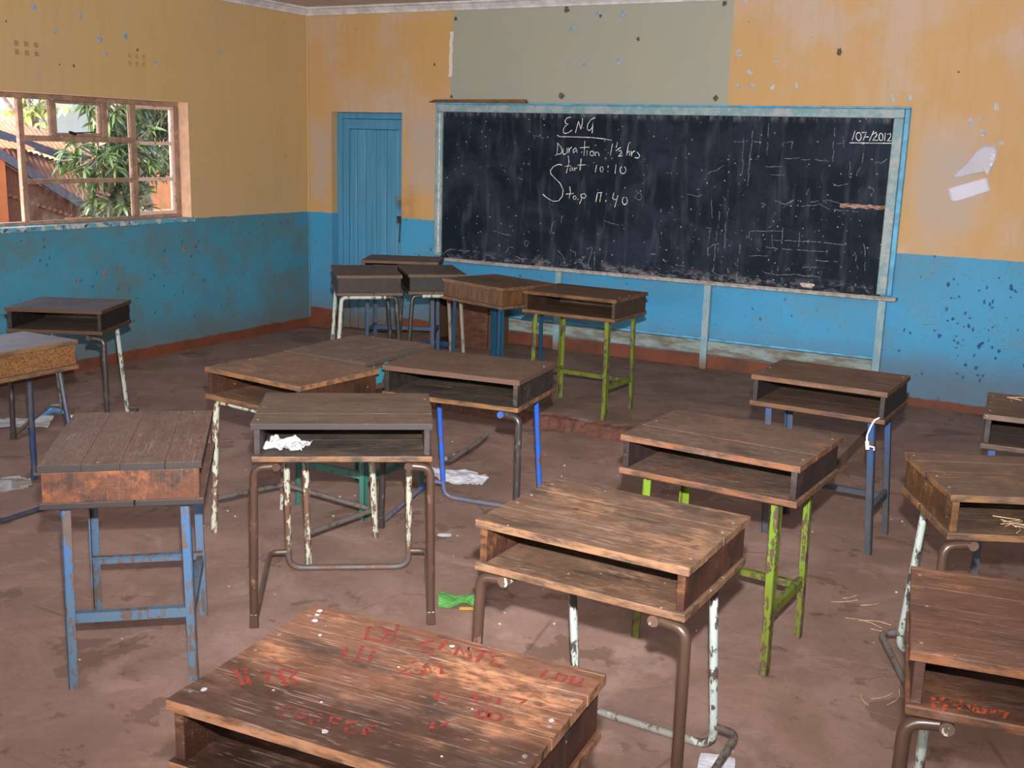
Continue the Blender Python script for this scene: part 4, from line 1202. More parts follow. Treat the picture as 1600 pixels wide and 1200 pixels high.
# 4 desk with crumpled paper on its shelf
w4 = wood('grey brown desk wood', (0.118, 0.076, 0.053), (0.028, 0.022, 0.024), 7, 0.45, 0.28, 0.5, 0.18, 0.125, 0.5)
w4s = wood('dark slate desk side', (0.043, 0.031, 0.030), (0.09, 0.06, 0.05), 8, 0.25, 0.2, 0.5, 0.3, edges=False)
d4 = desk('grey-brown desk on brown bent tubes with white crumpled paper in its open shelf', 4.146, -4.831, 0.613, 0.631, 0.475)
desk_box(d4, 0.631, 0.475, w4, w4s, 3, seed=4, shelf_mat=wood('slate shelf with orange edge', (0.072, 0.056, 0.046), (0.34, 0.15, 0.06), 47, 0.3, 0.25, 0.5, 0.25))
frame_tube(d4, 0.631, 0.475, P_brown, paint('flaked white tube, bare below', (0.42, 0.44, 0.36), (0.075, 0.038, 0.024), 0.62, 33, 0.5, (0.085, 0.072, 0.07), (0.08, 0.22), 1.0), paint('rust brown rail', (0.085, 0.052, 0.040), C_RUST, 0.3, 9), P_brown)

# 5 desk on royal blue tubes
w5 = wood('dull brown desk wood', (0.118, 0.066, 0.045), (0.10, 0.05, 0.035), 9, 0.3, 0.22, 0.5, 0.15, 0.16, 0.3)
w5s = wood('blackened desk side', (0.024, 0.017, 0.014), (0.16, 0.08, 0.04), 10, 0.3, 0.1, 0.5, 0.3, edges=False)
p5 = paint('royal blue tube', C_ROYAL, (0.06, 0.045, 0.04), 0.35, 10, 0.4, (0.11, 0.10, 0.10), (0.06, 0.16), 0.9)
d5 = desk('dull brown desk with a royal blue rear tube frame, beside the platform edge', 4.092, -3.851, 0.117, 0.656, 0.452)
desk_box(d5, 0.656, 0.452, w5, w5s, 2, seed=5, shelf_mat=wood('black shelf with orange edge', (0.055, 0.042, 0.034), (0.38, 0.17, 0.05), 48, 0.25, 0.2, 0.5, 0.3))
frame_tube(d5, 0.656, 0.452, P_black, p5, p5, p5)
MB().tube([(-0.243, 0.262, 0.215), (-0.256, 0.345, 0.185), (-0.252, 0.66, 0.195), (-0.250, 0.79, 0.215)], 0.0112, 10, 0.04).build('bent_rail', P_steel, d5)

# 6 green angle-iron desk
w6 = wood('scuffed brown desk wood', (0.110, 0.064, 0.046), (0.30, 0.11, 0.04), 11, 0.45, 0.32, 0.5, 0.30, 0.13, 0.5)
w6s = wood('plum black desk side', (0.035, 0.018, 0.017), (0.12, 0.06, 0.04), 12, 0.25, 0.1, 0.45, 0.3, edges=False)
p6 = paint('leaf green angle iron', (0.135, 0.225, 0.015), (0.050, 0.03, 0.018), 0.55, 11, 0.45, (0.110, 0.105, 0.020), (0.0, 0.5), 0.75)
d6 = desk('scuffed desk on bright green angle-iron legs, in the middle of the room', 5.474, -4.370, -0.06, 0.636, 0.464)
desk_box(d6, 0.636, 0.464, w6, w6s, 3, seed=6)
frame_angle(d6, 0.636, 0.464, p6, ix=0.072, iy=0.052)

# 7 blue angle-iron desk by the platform corner
w7 = wood('brown desk wood', (0.110, 0.060, 0.042), (0.20, 0.09, 0.035), 13, 0.25, 0.25, 0.5, 0.15, 0.15, 0.4)
w7s = wood('black desk side', (0.024, 0.018, 0.019), (0.10, 0.05, 0.035), 14, 0.3, 0.05, 0.45, 0.25, edges=False)
p7 = paint('blue grey angle iron', (0.018, 0.080, 0.25), (0.045, 0.04, 0.04), 0.42, 12, 0.45, (0.050, 0.055, 0.066), (0.20, 0.62), 0.95)
d7 = desk('brown desk with a white cord hanging from its shelf, on blue and grey angle-iron legs', 5.516, -3.076, -0.04, 0.593, 0.445)
desk_box(d7, 0.593, 0.445, w7, w7s, 3, seed=7)
frame_angle(d7, 0.593, 0.445, p7, ix=0.055, iy=0.06, zs=0.20, shift=(0.025, 0.05))

# 8 yellow-green desk on the platform
w8 = wood('orange brown desk wood', (0.125, 0.060, 0.030), (0.26, 0.115, 0.035), 15, 0.4, 0.12, 0.5, 0.22, 0.15, 0.3)
w8s = wood('umber desk side', (0.054, 0.027, 0.014), (0.16, 0.075, 0.03), 16, 0.3, 0.05, 0.5, 0.3, edges=False)
p8 = paint('olive green angle iron', (0.125, 0.155, 0.013), (0.035, 0.028, 0.02), 0.50, 13, 0.45)
d8 = desk('desk on olive-green angle-iron legs standing on the platform below the chalkboard', 3.68, -1.78, -0.03, 0.645, 0.470, 0.08)
desk_box(d8, 0.645, 0.470, w8, w8s, 3, seed=8)
frame_angle(d8, 0.645, 0.470, p8, ix=0.058, iy=0.04, zs=0.20)

# 9 orange-topped desk
w9 = wood('orange tan desk wood', (0.165, 0.092, 0.058), (0.32, 0.15, 0.06), 17, 0.6, 0.25, 0.45, 0.10, 0.5, 0.2)
w9s = wood('red black desk side', (0.054, 0.020, 0.010), (0.05, 0.02, 0.015), 18, 0.3, 0.05, 0.4, 0.4, edges=False)
d9 = desk('desk with one-piece orange-tan top on chipped white hoop legs, touching the teal-legged desk', 3.525, -4.395, -0.105, 0.575, 0.470)
desk_box(d9, 0.575, 0.470, w9, w9s, 1, seed=9)
frame_hoop(d9, 0.575, 0.470, [(P_whiterust, P_whiterust, P_white)] * 2, ends=False, splay=0.02)
m = MB().tube([(-0.295, -0.205, 0.155), (-0.285, 0.205, 0.125), (0.285, 0.205, 0.125), (0.295, -0.205, 0.135)], 0.0112, 10, 0.05)
m.build('stretcher', P_steel, d9)

# 10 teal-legged desk
w10 = wood('chalky grey desk wood', (0.125, 0.082, 0.062), (0.07, 0.05, 0.04), 19, 0.3, 0.4, 0.5, 0.25, 0.17, 0.4)
s = Sh('teal flaked desk side'); o = s.obj()
k_ = s.step(s.noise(o, 14, 5, 0.7), 0.50, 0.54)
M_10s = s.done(s.mix(k_, (0.060, 0.036, 0.024), (0.03, 0.19, 0.25)), 0.5)
p10 = paint('teal angle iron', C_TEAL, (0.04, 0.04, 0.035), 0.30, 14, 0.5, (0.05, 0.10, 0.085), (0.0, 0.35), 0.6)
d10 = desk('desk on teal angle-iron legs with chalk scribbles on its grey top', 3.47, -3.835, -math.pi / 2, 0.560, 0.465)
t10, _ = desk_box(d10, 0.560, 0.465, w10, M_10s, 2, seed=10)
frame_angle(d10, 0.560, 0.465, p10, ix=0.04, iy=0.035, zs=0.21, long2=True)
m = MB()
for (cx, cy, rx_, ry_) in ((0.17, 0.10, .035, .06), (0.10, 0.14, .03, .05)):
    m.ribbon([(cx + rx_ * math.cos(t * .35), cy + ry_ * math.sin(t * .35), 0.7607) for t in range(17)], 0.006, (0, 0, 1), cx)
for k in range(9):
    a = -0.20 + 0.018 * k
    m.ribbon([(a, 0.12, 0.7607), (a + .012, 0.15, 0.7607), (a + .004, 0.20, 0.7607)], 0.005, (0, 0, 1), k)
m.build('chalk_scribble', M_faint, t10)

# 11 dark desk under the window
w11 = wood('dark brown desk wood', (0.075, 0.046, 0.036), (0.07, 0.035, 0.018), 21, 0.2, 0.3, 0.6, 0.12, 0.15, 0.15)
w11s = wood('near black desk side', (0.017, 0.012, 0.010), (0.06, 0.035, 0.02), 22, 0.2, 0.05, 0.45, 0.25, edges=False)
d11 = desk('dark desk by the blue wall below the window, with a flaking white rear leg', 1.345, -3.762, 0.48, 0.545, 0.445)
desk_box(d11, 0.545, 0.445, w11, w11s, 2, seed=11)
frame_tube(d11, 0.545, 0.445, P_black, P_white, P_steel)

# 12 particle-board desk cut by the frame
w12 = wood('glossy brown desk wood', (0.17, 0.105, 0.082), (0.30, 0.16, 0.06), 23, 0.3, 0.3, 0.40, 0.12, 0.25, 0.2)
s = Sh('particle board'); o = s.obj()
d_ = s.n('ShaderNodeTexVoronoi'); s.l(s.map(o, (1, 2.2, 2.2)), d_.inputs['Vector']); d_.inputs['Scale'].default_value = 120
w_ = s.n('ShaderNodeTexWhiteNoise', noise_dimensions='3D'); s.l(d_.outputs['Color'], w_.inputs['Vector'])
c = s.mix(w_.outputs['Value'], (0.07, 0.030, 0.010), (0.235, 0.110, 0.036))
c = s.mix(s.math('MULTIPLY', s.step(s.noise(o, 9, 4), 0.5, 0.7), 0.4), c, (0.10, 0.04, 0.012))
M_chip12 = s.done(c, 0.6)
p12 = paint('dark blue tube', (0.020, 0.040, 0.105), (0.035, 0.032, 0.035), 0.70, 15, 0.35)
d12 = desk('desk with orange speckled particle-board sides and dark blue bent tube legs', 2.11, -4.81, math.pi * 1.5, 0.62, 0.385)
for o_ in (d12,):
    desk_box(o_, 0.62, 0.385, w12, M_chip12, 2, seed=12)
    frame_tube(o_, 0.62, 0.385, p12, p12, P_steel, p12)

# 13 and 14 the pair standing end-on, side by side on the platform
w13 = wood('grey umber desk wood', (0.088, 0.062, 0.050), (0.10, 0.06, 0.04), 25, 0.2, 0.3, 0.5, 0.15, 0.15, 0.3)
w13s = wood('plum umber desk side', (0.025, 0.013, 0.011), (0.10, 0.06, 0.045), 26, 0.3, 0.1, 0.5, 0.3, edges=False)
d13 = desk('dark desk end-on with two flaking white legs, in the platform cluster before the blue door', 1.995, -1.815, 2.306, 0.625, 0.440, 0.08)
desk_box(d13, 0.625, 0.440, w13, w13s, 2, seed=13)
frame_hoop(d13, 0.625, 0.440, [(P_black, P_white, P_white), (P_black, P_white, P_white)], ends=True, splay=0.035)
MB().box(-0.3125 - 0.0005, -0.3125 + 0.0095, -0.210, 0.210, 0.6425, 0.7372).build('end_panel', w13s, d13, 0.002)
w14 = wood('slate umber desk wood', (0.080, 0.060, 0.052), (0.10, 0.06, 0.04), 27, 0.2, 0.3, 0.5, 0.15, 0.15, 0.3)
w14s = wood('slate desk side', (0.020, 0.014, 0.014), (0.08, 0.05, 0.045), 28, 0.2, 0.1, 0.5, 0.3, speck=0.9, edges=False)
d14 = desk('slate-dark desk wedged between the white-legged and the ginger-brown desk on the platform', 2.312, -1.462, 2.306, 0.600, 0.405, 0.08)
desk_box(d14, 0.600, 0.405, w14, w14s, 3, seed=14)
P_grey = paint('pale grey tube', (0.22, 0.19, 0.16), (0.08, 0.06, 0.05), 0.35, 16, 0.5)
frame_hoop(d14, 0.600, 0.405, [(P_grey, P_black, P_white), (P_grey, P_black, P_white)], ends=True, splay=0.035)
MB().box(-0.300 - 0.0005, -0.300 + 0.0095, -0.192, 0.192, 0.6425, 0.7372).build('end_panel', w14s, d14, 0.002)

# 15 desk against the door side, 16 the lighter brown one
w15 = wood('dull umber desk wood', (0.095, 0.062, 0.046), (0.20, 0.085, 0.04), 29, 0.2, 0.2, 0.45, 0.15, 0.15, 0.2)
w15s = wood('umber rust desk side', (0.068, 0.025, 0.011), (0.16, 0.06, 0.03), 30, 0.3, 0.05, 0.45, 0.3, edges=False)
p15 = paint('dark blue angle iron', (0.008, 0.045, 0.110), (0.03, 0.03, 0.035), 0.25, 17, 0.45)
d15 = desk('desk on dark blue angle-iron legs behind the dark pair, closest to the door', 1.745, -0.985, 0.46, 0.585, 0.420, 0.08)
desk_box(d15, 0.585, 0.420, w15, w15s, 2, seed=15)
frame_angle(d15, 0.585, 0.420, p15, ix=0.03, iy=0.03, zs=0.20)
w16 = wood('ginger brown desk wood', (0.120, 0.066, 0.038), (0.26, 0.13, 0.06), 31, 0.4, 0.12, 0.5, 0.22, 0.13, 0.3)
s = Sh('ginger board sides'); o = s.obj()
g_ = s.noise(s.map(o, (14, 14, 3)), 3, 6, 0.7)
M_16s = s.done(s.mix(s.step(g_, 0.35, 0.65), (0.052, 0.026, 0.015), (0.125, 0.055, 0.020)), 0.55)
p16 = paint('blue angle iron of platform', (0.008, 0.060, 0.120), (0.03, 0.035, 0.045), 0.30, 18, 0.45)
d16 = desk('ginger-brown closed-sided desk on blue angle-iron legs, beside the olive-legged desk on the platform', 3.000, -1.700, 2.82, 0.605, 0.475, 0.08)
desk_box(d16, 0.605, 0.475, w16, M_16s, 3, seed=16)
frame_angle(d16, 0.605, 0.475, p16, ix=0.06, iy=0.05, zs=0.16)

# 17, 18, 19 the desks cut by the frame on the window-less side
w17 = wood('tan ridged desk wood', (0.115, 0.068, 0.046), (0.33, 0.16, 0.055), 33, 0.45, 0.3, 0.5, 0.15, 0.12, 0.4)
w17s = wood('tan grained desk side', (0.094, 0.041, 0.015), (0.34, 0.17, 0.06), 34, 0.5, 0.1, 0.45, 0.3, edges=False)
d17 = desk('tan-edged desk with straw on its shelf, a white rear leg and brown front tube', 6.405, -4.305, 0.462, 0.62, 0.458)
desk_box(d17, 0.62, 0.458, w17, w17s, 4, seed=17)
frame_tube(d17, 0.62, 0.458, P_brown, paint('thick white tube', (0.40, 0.46, 0.44), (0.03, 0.03, 0.03), 0.45, 19, 0.5), P_steel, P_cap)
w18 = wood('red brown desk wood', (0.118, 0.054, 0.034), (0.30, 0.11, 0.035), 35, 0.4, 0.15, 0.42, 0.25, 0.12, 0.4)
w18s = wood('maroon desk side', (0.061, 0.025, 0.016), (0.30, 0.17, 0.10), 36, 0.4, 0.15, 0.45, 0.3, edges=False)
d18 = desk('red-brown desk with orange-red letters painted on its open shelf', 6.570, -5.500, 0.165, 0.62, 0.490)
_, sh18 = desk_box(d18, 0.62, 0.490, w18, w18s, 4, seed=18)
frame_tube(d18, 0.62, 0.490, P_brown, P_white, P_steel, P_cap)
m = MB()
for i, st in enumerate(SHELF_GRAFFITI): m.ribbon([(a, b, 0.6428) for a, b in st], 0.012, (0, 0, 1), i)
s = Sh('orange red letters'); o = s.obj()
pb = s.n('ShaderNodeBsdfPrincipled'); s.put(pb.inputs['Base Color'], s.mix(s.step(s.noise(o, 60, 5, 0.7), 0.42, 0.58), (0.52, 0.10, 0.04), (0.34, 0.07, 0.035))); pb.inputs['Roughness'].default_value = 0.6
tb = s.n('ShaderNodeBsdfTransparent'); mx = s.n('ShaderNodeMixShader')
s.put(mx.inputs[0], s.math('MULTIPLY', s.step(s.noise(s.map(o, (1, 2.5, 1)), 30, 5, 0.7), 0.36, 0.54), 0.85)); s.l(tb.outputs[0], mx.inputs[1]); s.l(pb.outputs[0], mx.inputs[2]); s.l(mx.outputs[0], s.out.inputs['Surface'])
tag(m.build('orange_letters', s.m, sh18), 'orange-red painted letters')
w19 = wood('dark dusty desk wood', (0.100, 0.062, 0.048), (0.20, 0.12, 0.09), 37, 0.3, 0.35, 0.5, 0.15, 0.15, 0.4)
w19s = wood('black plum desk side', (0.029, 0.022, 0.023), (0.10, 0.07, 0.06), 38, 0.2, 0.1, 0.5, 0.25, edges=False)
d19 = desk('dark dusty desk on blue legs with a wisp of straw on its top', 6.485, -3.225, 0.067, 0.62, 0.450)
desk_box(d19, 0.62, 0.450, w19, w19s, 3, seed=19)
frame_angle(d19, 0.62, 0.450, p7, ix=0.03, iy=0.05)

# ------------------------------------------------------------ broken cupboard body behind the desk cluster
cb = empty('wooden_cupboard', (1.90, -0.20, 0.08), 0.0)
tag(cb, 'low dark wooden cupboard with a reddish door panel, open, behind the desks under the chalkboard', 'cupboard')
wc = wood('cupboard red wood', (0.125, 0.035, 0.014), (0.16, 0.06, 0.03), 44, 0.3, 0.05, 0.5, 0.25, 0.3, 0.1)
wcd = wood('cupboard dark wood', (0.075, 0.034, 0.018), (0.12, 0.06, 0.03), 45, 0.3, 0.05, 0.5, 0.35, 0.3, 0.1)
MB().box(-0.30, -0.275, -0.20, 0.10, 0.0, 0.50).build('side_panel', wcd, cb, 0.003)
MB().box(0.275, 0.30, -0.20, 0.10, 0.0, 0.50).build('side_panel', wcd, cb, 0.003)
MB().box(-0.275, 0.275, 0.08, 0.10, 0.0, 0.50).build('back_panel', wcd, cb, 0.002)
MB().box(-0.30, 0.30, -0.205, 0.10, 0.5003, 0.525).build('top_board', wcd, cb, 0.003)
MB().box(-0.2745, 0.2745, -0.195, 0.0795, 0.0, 0.022).build('bottom_board', wcd, cb, 0.003)
MB().hexa([(-0.06, -0.240, 0.002), (0.285, -0.232, 0.002), (0.285, -0.212, 0.002), (-0.06, -0.216, 0.002),
           (-0.03, -0.230, 0.490), (0.285, -0.226, 0.495), (0.285, -0.206, 0.495), (-0.03, -0.207, 0.490)]).build('door', wc, cb, 0.003)


# ------------------------------------------------------------ litter
def sheet(name, lab, cat, loc, rz, w, h, mat, amp=0.012, n=14, seed=0, freq=7.0, outline=None, flat=0.0, group=None, thick=0.0015):
    """a piece of paper lying on a surface, creased; z is kept at or above the surface"""
    rnd = Vector((seed * 3.1, seed * 1.7, seed))
    V = []; idx = {}
    F = []
    for i in range(n + 1):
        for j in range(n + 1):
            u, v = (i / n - 0.5) * w, (j / n - 0.5) * h
            q = Vector((u * freq, v * freq, 0)) + rnd
            z = abs(mnoise.noise(q)) * amp * 2 + abs(mnoise.noise(q * 2.3)) * amp * 0.8
            u += 0.1 * w * mnoise.noise(q * 0.8 + Vector((9, 0, 0))); v += 0.1 * h * mnoise.noise(q * 0.8 + Vector((0, 9, 0)))
            idx[i, j] = len(V); V.append((u, v, 0.0008 + max(0.0, z - flat * amp)))
    for i in range(n):
        for j in range(n):
            if outline:
                a, b = ((i + .5) / n - 0.5) * 2, ((j + .5) / n - 0.5) * 2
                if not outline(a, b): continue
            F.append((idx[i, j], idx[i + 1, j], idx[i + 1, j + 1], idx[i, j + 1]))
    m = MB().add(V, F, False)
    o = m.build(name, mat)
    bm = bmesh.new(); bm.from_mesh(o.data)
    bmesh.ops.delete(bm, geom=[q for q in bm.verts if not q.link_faces], context='VERTS')
    bm.to_mesh(o.data); bm.free()
    md = o.modifiers.new('thickness', 'SOLIDIFY'); md.thickness = thick; md.offset = 1
    o.location = loc; o.rotation_euler = (0, 0, rz)
    tag(o, lab, cat, group)
    return o


def paper_mat(name, col, lines=None, rough=0.8):
    s = Sh(name); o = s.obj()
    n = s.noise(o, 22, 5, 0.65)
    c = s.mix(s.step(n, 0.35, 0.75), col, tuple(q * 0.78 for q in col))
    if lines:
        y = s.sep(o)[1]
        w = s.math('LESS_THAN', s.math('FRACT', s.math('MULTIPLY', y, lines)), 0.22)
        c = s.mix(s.math('MULTIPLY', w, 0.35), c, (0.25, 0.28, 0.42))
    return s.done(c, rough, spec=0.3)


M_paper = paper_mat('white paper', (0.50, 0.50, 0.545))
M_lined = paper_mat('lined paper', (0.60, 0.61, 0.68), 60)
M_green = paper_mat('green card', (0.085, 0.30, 0.07))
M_yel = paper_mat('yellow paper', (0.62, 0.55, 0.03))
M_scrap = paper_mat('orange card', (0.70, 0.36, 0.05))
# crumpled sheet in the shelf of the central desk
c4 = Vector((4.146, -4.831)); th4 = 0.613


def on_desk(c, th, u, v): return (c[0] + u * math.cos(th) - v * math.sin(th), c[1] + u * math.sin(th) + v * math.cos(th))


a, b = on_desk(c4, th4, -0.205, -0.115)
sheet('crumpled_paper', 'white crumpled paper lying on the open shelf of the grey-brown desk', 'paper', (a, b, 0.6424), th4 - 0.25, 0.15, 0.13, M_paper, 0.019, 18, 2, 26)
sheet('paper_sheet', 'creased lined white paper on the floor under the royal blue desk frame', 'paper', (3.68, -3.27, 0.0), 0.15, 0.36, 0.22, M_lined, 0.018, 16, 3, 9, lambda x, y: x * x * .8 + y * y < 1.0)
sheet('green_card', 'crumpled bright green card on the floor beside the brown-legged desk', 'card', (4.54, -4.62, 0.0), 0.45, 0.17, 0.11, M_green, 0.022, 10, 5, 13)
sheet('card_scrap', 'small orange card scrap tucked under the green card', 'card scrap', (4.585, -4.655, 0.0), 0.5, 0.06, 0.02, M_scrap, 0.004, 5, 6, 10)
sheet('paper_scrap', 'small white paper scrap alone in the middle of the bare floor', 'paper scrap', (4.086, -4.041, 0.0), 0.5, 0.062, 0.035, M_paper, 0.006, 6, 7, 14)
sheet('paper_sheet', 'white sheet on the floor below the dark window-side desk, with a blue scrap on it', 'paper', (0.93, -3.84, 0.0), 0.7, 0.36, 0.24, M_paper, 0.012, 14, 8, 7)
sheet('paper_scrap', 'crumpled blue paper scrap lying on a white sheet under the dark desk', 'paper scrap', (0.96, -3.64, 0.020), 0.4, 0.13, 0.10, paper_mat('blue paper', (0.10, 0.22, 0.42)), 0.03, 9, 9, 16)
sheet('paper_sheet', 'white paper half hidden by the rear tube frame of the orange-brown desk', 'paper', (5.745, -5.185, 0.0), 0.2, 0.10, 0.09, M_lined, 0.006, 8, 10, 12)
sheet('paper_scrap', 'yellow crumpled paper under the dark pair of desks on the platform', 'paper scrap', (1.26, -0.62, 0.08), 0.3, 0.12, 0.09, M_yel, 0.035, 8, 11, 12)
s = Sh('translucent plastic')
pb = s.n('ShaderNodeBsdfPrincipled'); pb.inputs['Base Color'].default_value = (0.50, 0.45, 0.40, 1); pb.inputs['Roughness'].default_value = 0.25
tb = s.n('ShaderNodeBsdfTransparent'); mx = s.n('ShaderNodeMixShader'); mx.inputs[0].default_value = 0.55
s.l(tb.outputs[0], mx.inputs[1]); s.l(pb.outputs[0], mx.inputs[2]); s.l(mx.outputs[0], s.out.inputs['Surface'])
sheet('plastic_sheet', 'clear plastic scrap on the floor beside the speckled particle-board desk', 'plastic scrap', (1.90, -4.63, 0.0), 1.0, 0.19, 0.22, s.m, 0.012, 10, 12, 6, lambda x, y: abs(x) + abs(y) * .8 < 1.35)
# dark blue rag on the platform
sheet('blue_rag', 'dark blue crumpled cloth in front of the low wooden cupboard', 'cloth', (1.80, -0.56, 0.08), 0.2, 0.30, 0.13, paper_mat('navy cloth', (0.02, 0.045, 0.13)), 0.035, 12, 13, 10)

# stray straw and grit
rr = random.Random(11)
M_straw = plain('dry straw', (0.50, 0.34, 0.22), 0.8)


def straws(name, lab, spots, z, L0=0.05, L1=0.16, group=None):
    m = MB()
    for (x, y, k, spread) in spots:
        for _ in range(k):
            a = rr.uniform(0, 6.28); l = rr.uniform(L0, L1); cx, cy = x + rr.gauss(0, spread), y + rr.gauss(0, spread)
            P = [(cx + (t - .5) * l * math.cos(a + .5 * t), cy + (t - .5) * l * math.sin(a + .5 * t), z + 0.003 + 0.003 * math.sin(3 * t)) for t in (0, .33, .66, 1)]
            m.tube(P, 0.0016, 4)
    return tag(m.build(name, M_straw), lab, 'straw', group, 'stuff')


straws('straw', 'loose straw scattered on the floor near the tan-edged desk', [(6.32, -3.95, 7, .06), (5.98, -3.93, 3, .05), (6.22, -4.32, 4, .05), (5.8, -3.75, 3, .06), (6.08, -4.55, 3, .05)], 0.0)
a, b = on_desk((6.405, -4.305), 0.462, -0.09, -0.15)
straws('straw', 'few straws lying on the shelf of the tan-edged desk', [(a, b, 8, .03)], 0.6424, 0.04, 0.09)
a, b = on_desk((6.485, -3.225), 0.067, -0.20, 0.10)
straws('straw', 'wisp of straw on top of the dark dusty desk', [(a, b, 4, .025)], 0.7608, 0.04, 0.08)
m = MB()
M_grit = plain('pale grit', (0.34, 0.28, 0.26), 0.9)
for i in range(110):
    x, y = rr.uniform(2.6, 6.6), rr.uniform(-6.4, -2.3)
    r_ = rr.uniform(0.002, 0.006)
    m.hexa([(x - r_, y - r_ * .7, 0), (x + r_, y - r_ * .8, 0), (x + r_ * .8, y + r_, 0), (x - r_, y + r_ * .6, 0),
            (x - r_ * .6, y - r_ * .5, r_), (x + r_ * .5, y - r_ * .4, r_ * .8), (x + r_ * .4, y + r_ * .6, r_), (x - r_ * .6, y + r_ * .4, r_ * .7)])
tag(m.build('grit', M_grit), 'pale grit specks scattered over the brown cement floor', 'grit', None, 'stuff')

# cord hanging from the shelf of desk 7
ca, cb_ = on_desk((5.516, -3.076), -0.04, 0.245, -0.232)
cd = empty('white_cord', (ca, cb_, 0.66)); tag(cd, 'white knotted cord dangling from the front of the blue-and-grey-legged desk', 'cord')
M_cord = plain('white cord', (0.70, 0.68, 0.68), 0.8)
MB().tube([(0.03, 0.05, -0.0145), (0.022, 0.0, -0.0145), (0.012, -0.012, -0.02), (0.0, -0.016, -0.05), (-0.012, -0.013, -0.09), (-0.010, -0.012, -0.125)], 0.0040, 7, 0.01).build('string', M_cord, cd)
m = MB().tube([(-0.010, -0.012, -0.115), (-0.004, -0.013, -0.15)], 0.0085, 8)
m.tube([(-0.004, -0.013, -0.135), (0.022, -0.013, -0.137), (0.022, -0.013, -0.15)], 0.004, 6)
m.build('knot', M_cord, cd)

# torn papers glued on the front wall
def wall_paper(name, lab, pts, y, mat, curl, n=12):
    m = MB()
    V = []; P = [Vector((p[0], 0, p[1])) for p in pts]
    c = sum(P, Vector()) / len(P)
    ring = []
    for i in range(len(P)):
        a, b = P[i], P[(i + 1) % len(P)]
        for k in range(n): ring.append(a.lerp(b, k / n))
    levels = 5
    for l in range(levels):
        t = 1 - l / levels
        for q in ring:
            w = c + (q - c) * t
            V.append((w.x, -0.0012 - abs(curl(w.x, w.z)), w.z))
    V.append((c.x, -0.0012 - abs(curl(c.x, c.z)), c.z))
    N = len(ring); F = []
    for l in range(levels - 1):
        for i in range(N): F.append((l * N + i, l * N + (i + 1) % N, (l + 1) * N + (i + 1) % N, (l + 1) * N + i))
    for i in range(N): F.append(((levels - 1) * N + i, (levels - 1) * N + (i + 1) % N, levels * N))
    m.add(V, F, True)
    o = m.build(name, mat)
    md = o.modifiers.new('thickness', 'SOLIDIFY'); md.thickness = 0.0012; md.offset = 0
    return tag(o, lab, 'poster remnant', 'torn papers on the front wall')


s = Sh('silvered torn paper'); o = s.obj()
k_ = s.math('MULTIPLY', s.step(s.noise(o, 30, 5, 0.7), 0.52, 0.60), s.step(s.math('ADD', s.sep(o)[0], s.math('MULTIPLY', s.sep(o)[2], -0.12)), 5.53, 5.57))
M_torn = s.done(s.mix(k_, (0.47, 0.46, 0.55), (0.85, 0.85, 0.86)), s.math('SUBTRACT', 0.6, s.math('MULTIPLY', k_, 0.4)))
wall_paper('torn_poster', 'triangular torn grey-white paper stuck on the yellow wall beside the chalkboard',
           [(5.522, 1.592), (5.60, 1.690), (5.665, 1.782), (5.705, 1.812), (5.765, 1.812), (5.792, 1.775), (5.785, 1.72), (5.765, 1.66), (5.748, 1.612), (5.73, 1.64), (5.64, 1.617), (5.56, 1.592)],
           0, M_torn, lambda x, z: 0.004 + 0.007 * math.sin(x * 22 + z * 9))
s = Sh('printed slip'); o = s.obj()
r_ = s.map(o, (1, 1, 1), (0, 0, 0), (0, math.radians(-16), 0))
ln_ = s.math('LESS_THAN', s.math('FRACT', s.math('MULTIPLY', s.sep(r_)[2], 48)), 0.35)
tx = s.step(s.noise(s.map(r_, (70, 1, 12)), 3, 3), 0.52, 0.6)
M_slip = s.done(s.mix(s.math('MULTIPLY', s.math('MULTIPLY', ln_, tx), 0.22), (0.60, 0.60, 0.74), (0.22, 0.22, 0.36)), 0.7)
wall_paper('paper_slip', 'pale lilac rectangular paper slip stuck below the torn triangular paper',
           [(5.506, 1.520), (5.742, 1.605), (5.775, 1.520), (5.573, 1.438), (5.538, 1.438)], 0, M_slip, lambda x, z: 0.003 + 0.004 * math.sin(x * 14))

# ------------------------------------------------------------ outside the window
s = Sh('laterite ground'); p = s.pos()
c = s.mix(s.step(s.noise(p, 0.6, 6, 0.65), 0.35, 0.65), (0.30, 0.135, 0.060), (0.24, 0.12, 0.058))
tag(MB().box(-700, -0.221, -300, 900, -0.35, -0.15).build('ground_outside', s.done(c, 0.95)), kind='structure')

s = Sh('rust red roof sheet'); p = s.pos()
n_ = s.noise(p, 3, 6, 0.65)
M_roof = s.done(s.mix(s.step(n_, 0.35, 0.65), (0.20, 0.066, 0.024), (0.25, 0.095, 0.038)), 0.7)
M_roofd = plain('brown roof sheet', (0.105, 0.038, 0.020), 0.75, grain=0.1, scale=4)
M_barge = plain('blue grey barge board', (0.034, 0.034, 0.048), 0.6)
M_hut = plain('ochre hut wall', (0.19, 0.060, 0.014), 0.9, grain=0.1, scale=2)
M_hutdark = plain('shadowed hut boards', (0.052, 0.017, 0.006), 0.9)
hut = empty('neighbour_building', (-6.2, 0.0, -0.15))
tag(hut, 'low neighbouring building with rust-red corrugated roof seen through the window', 'building')
HO = Vector((-6.2, 0.0, -0.15))


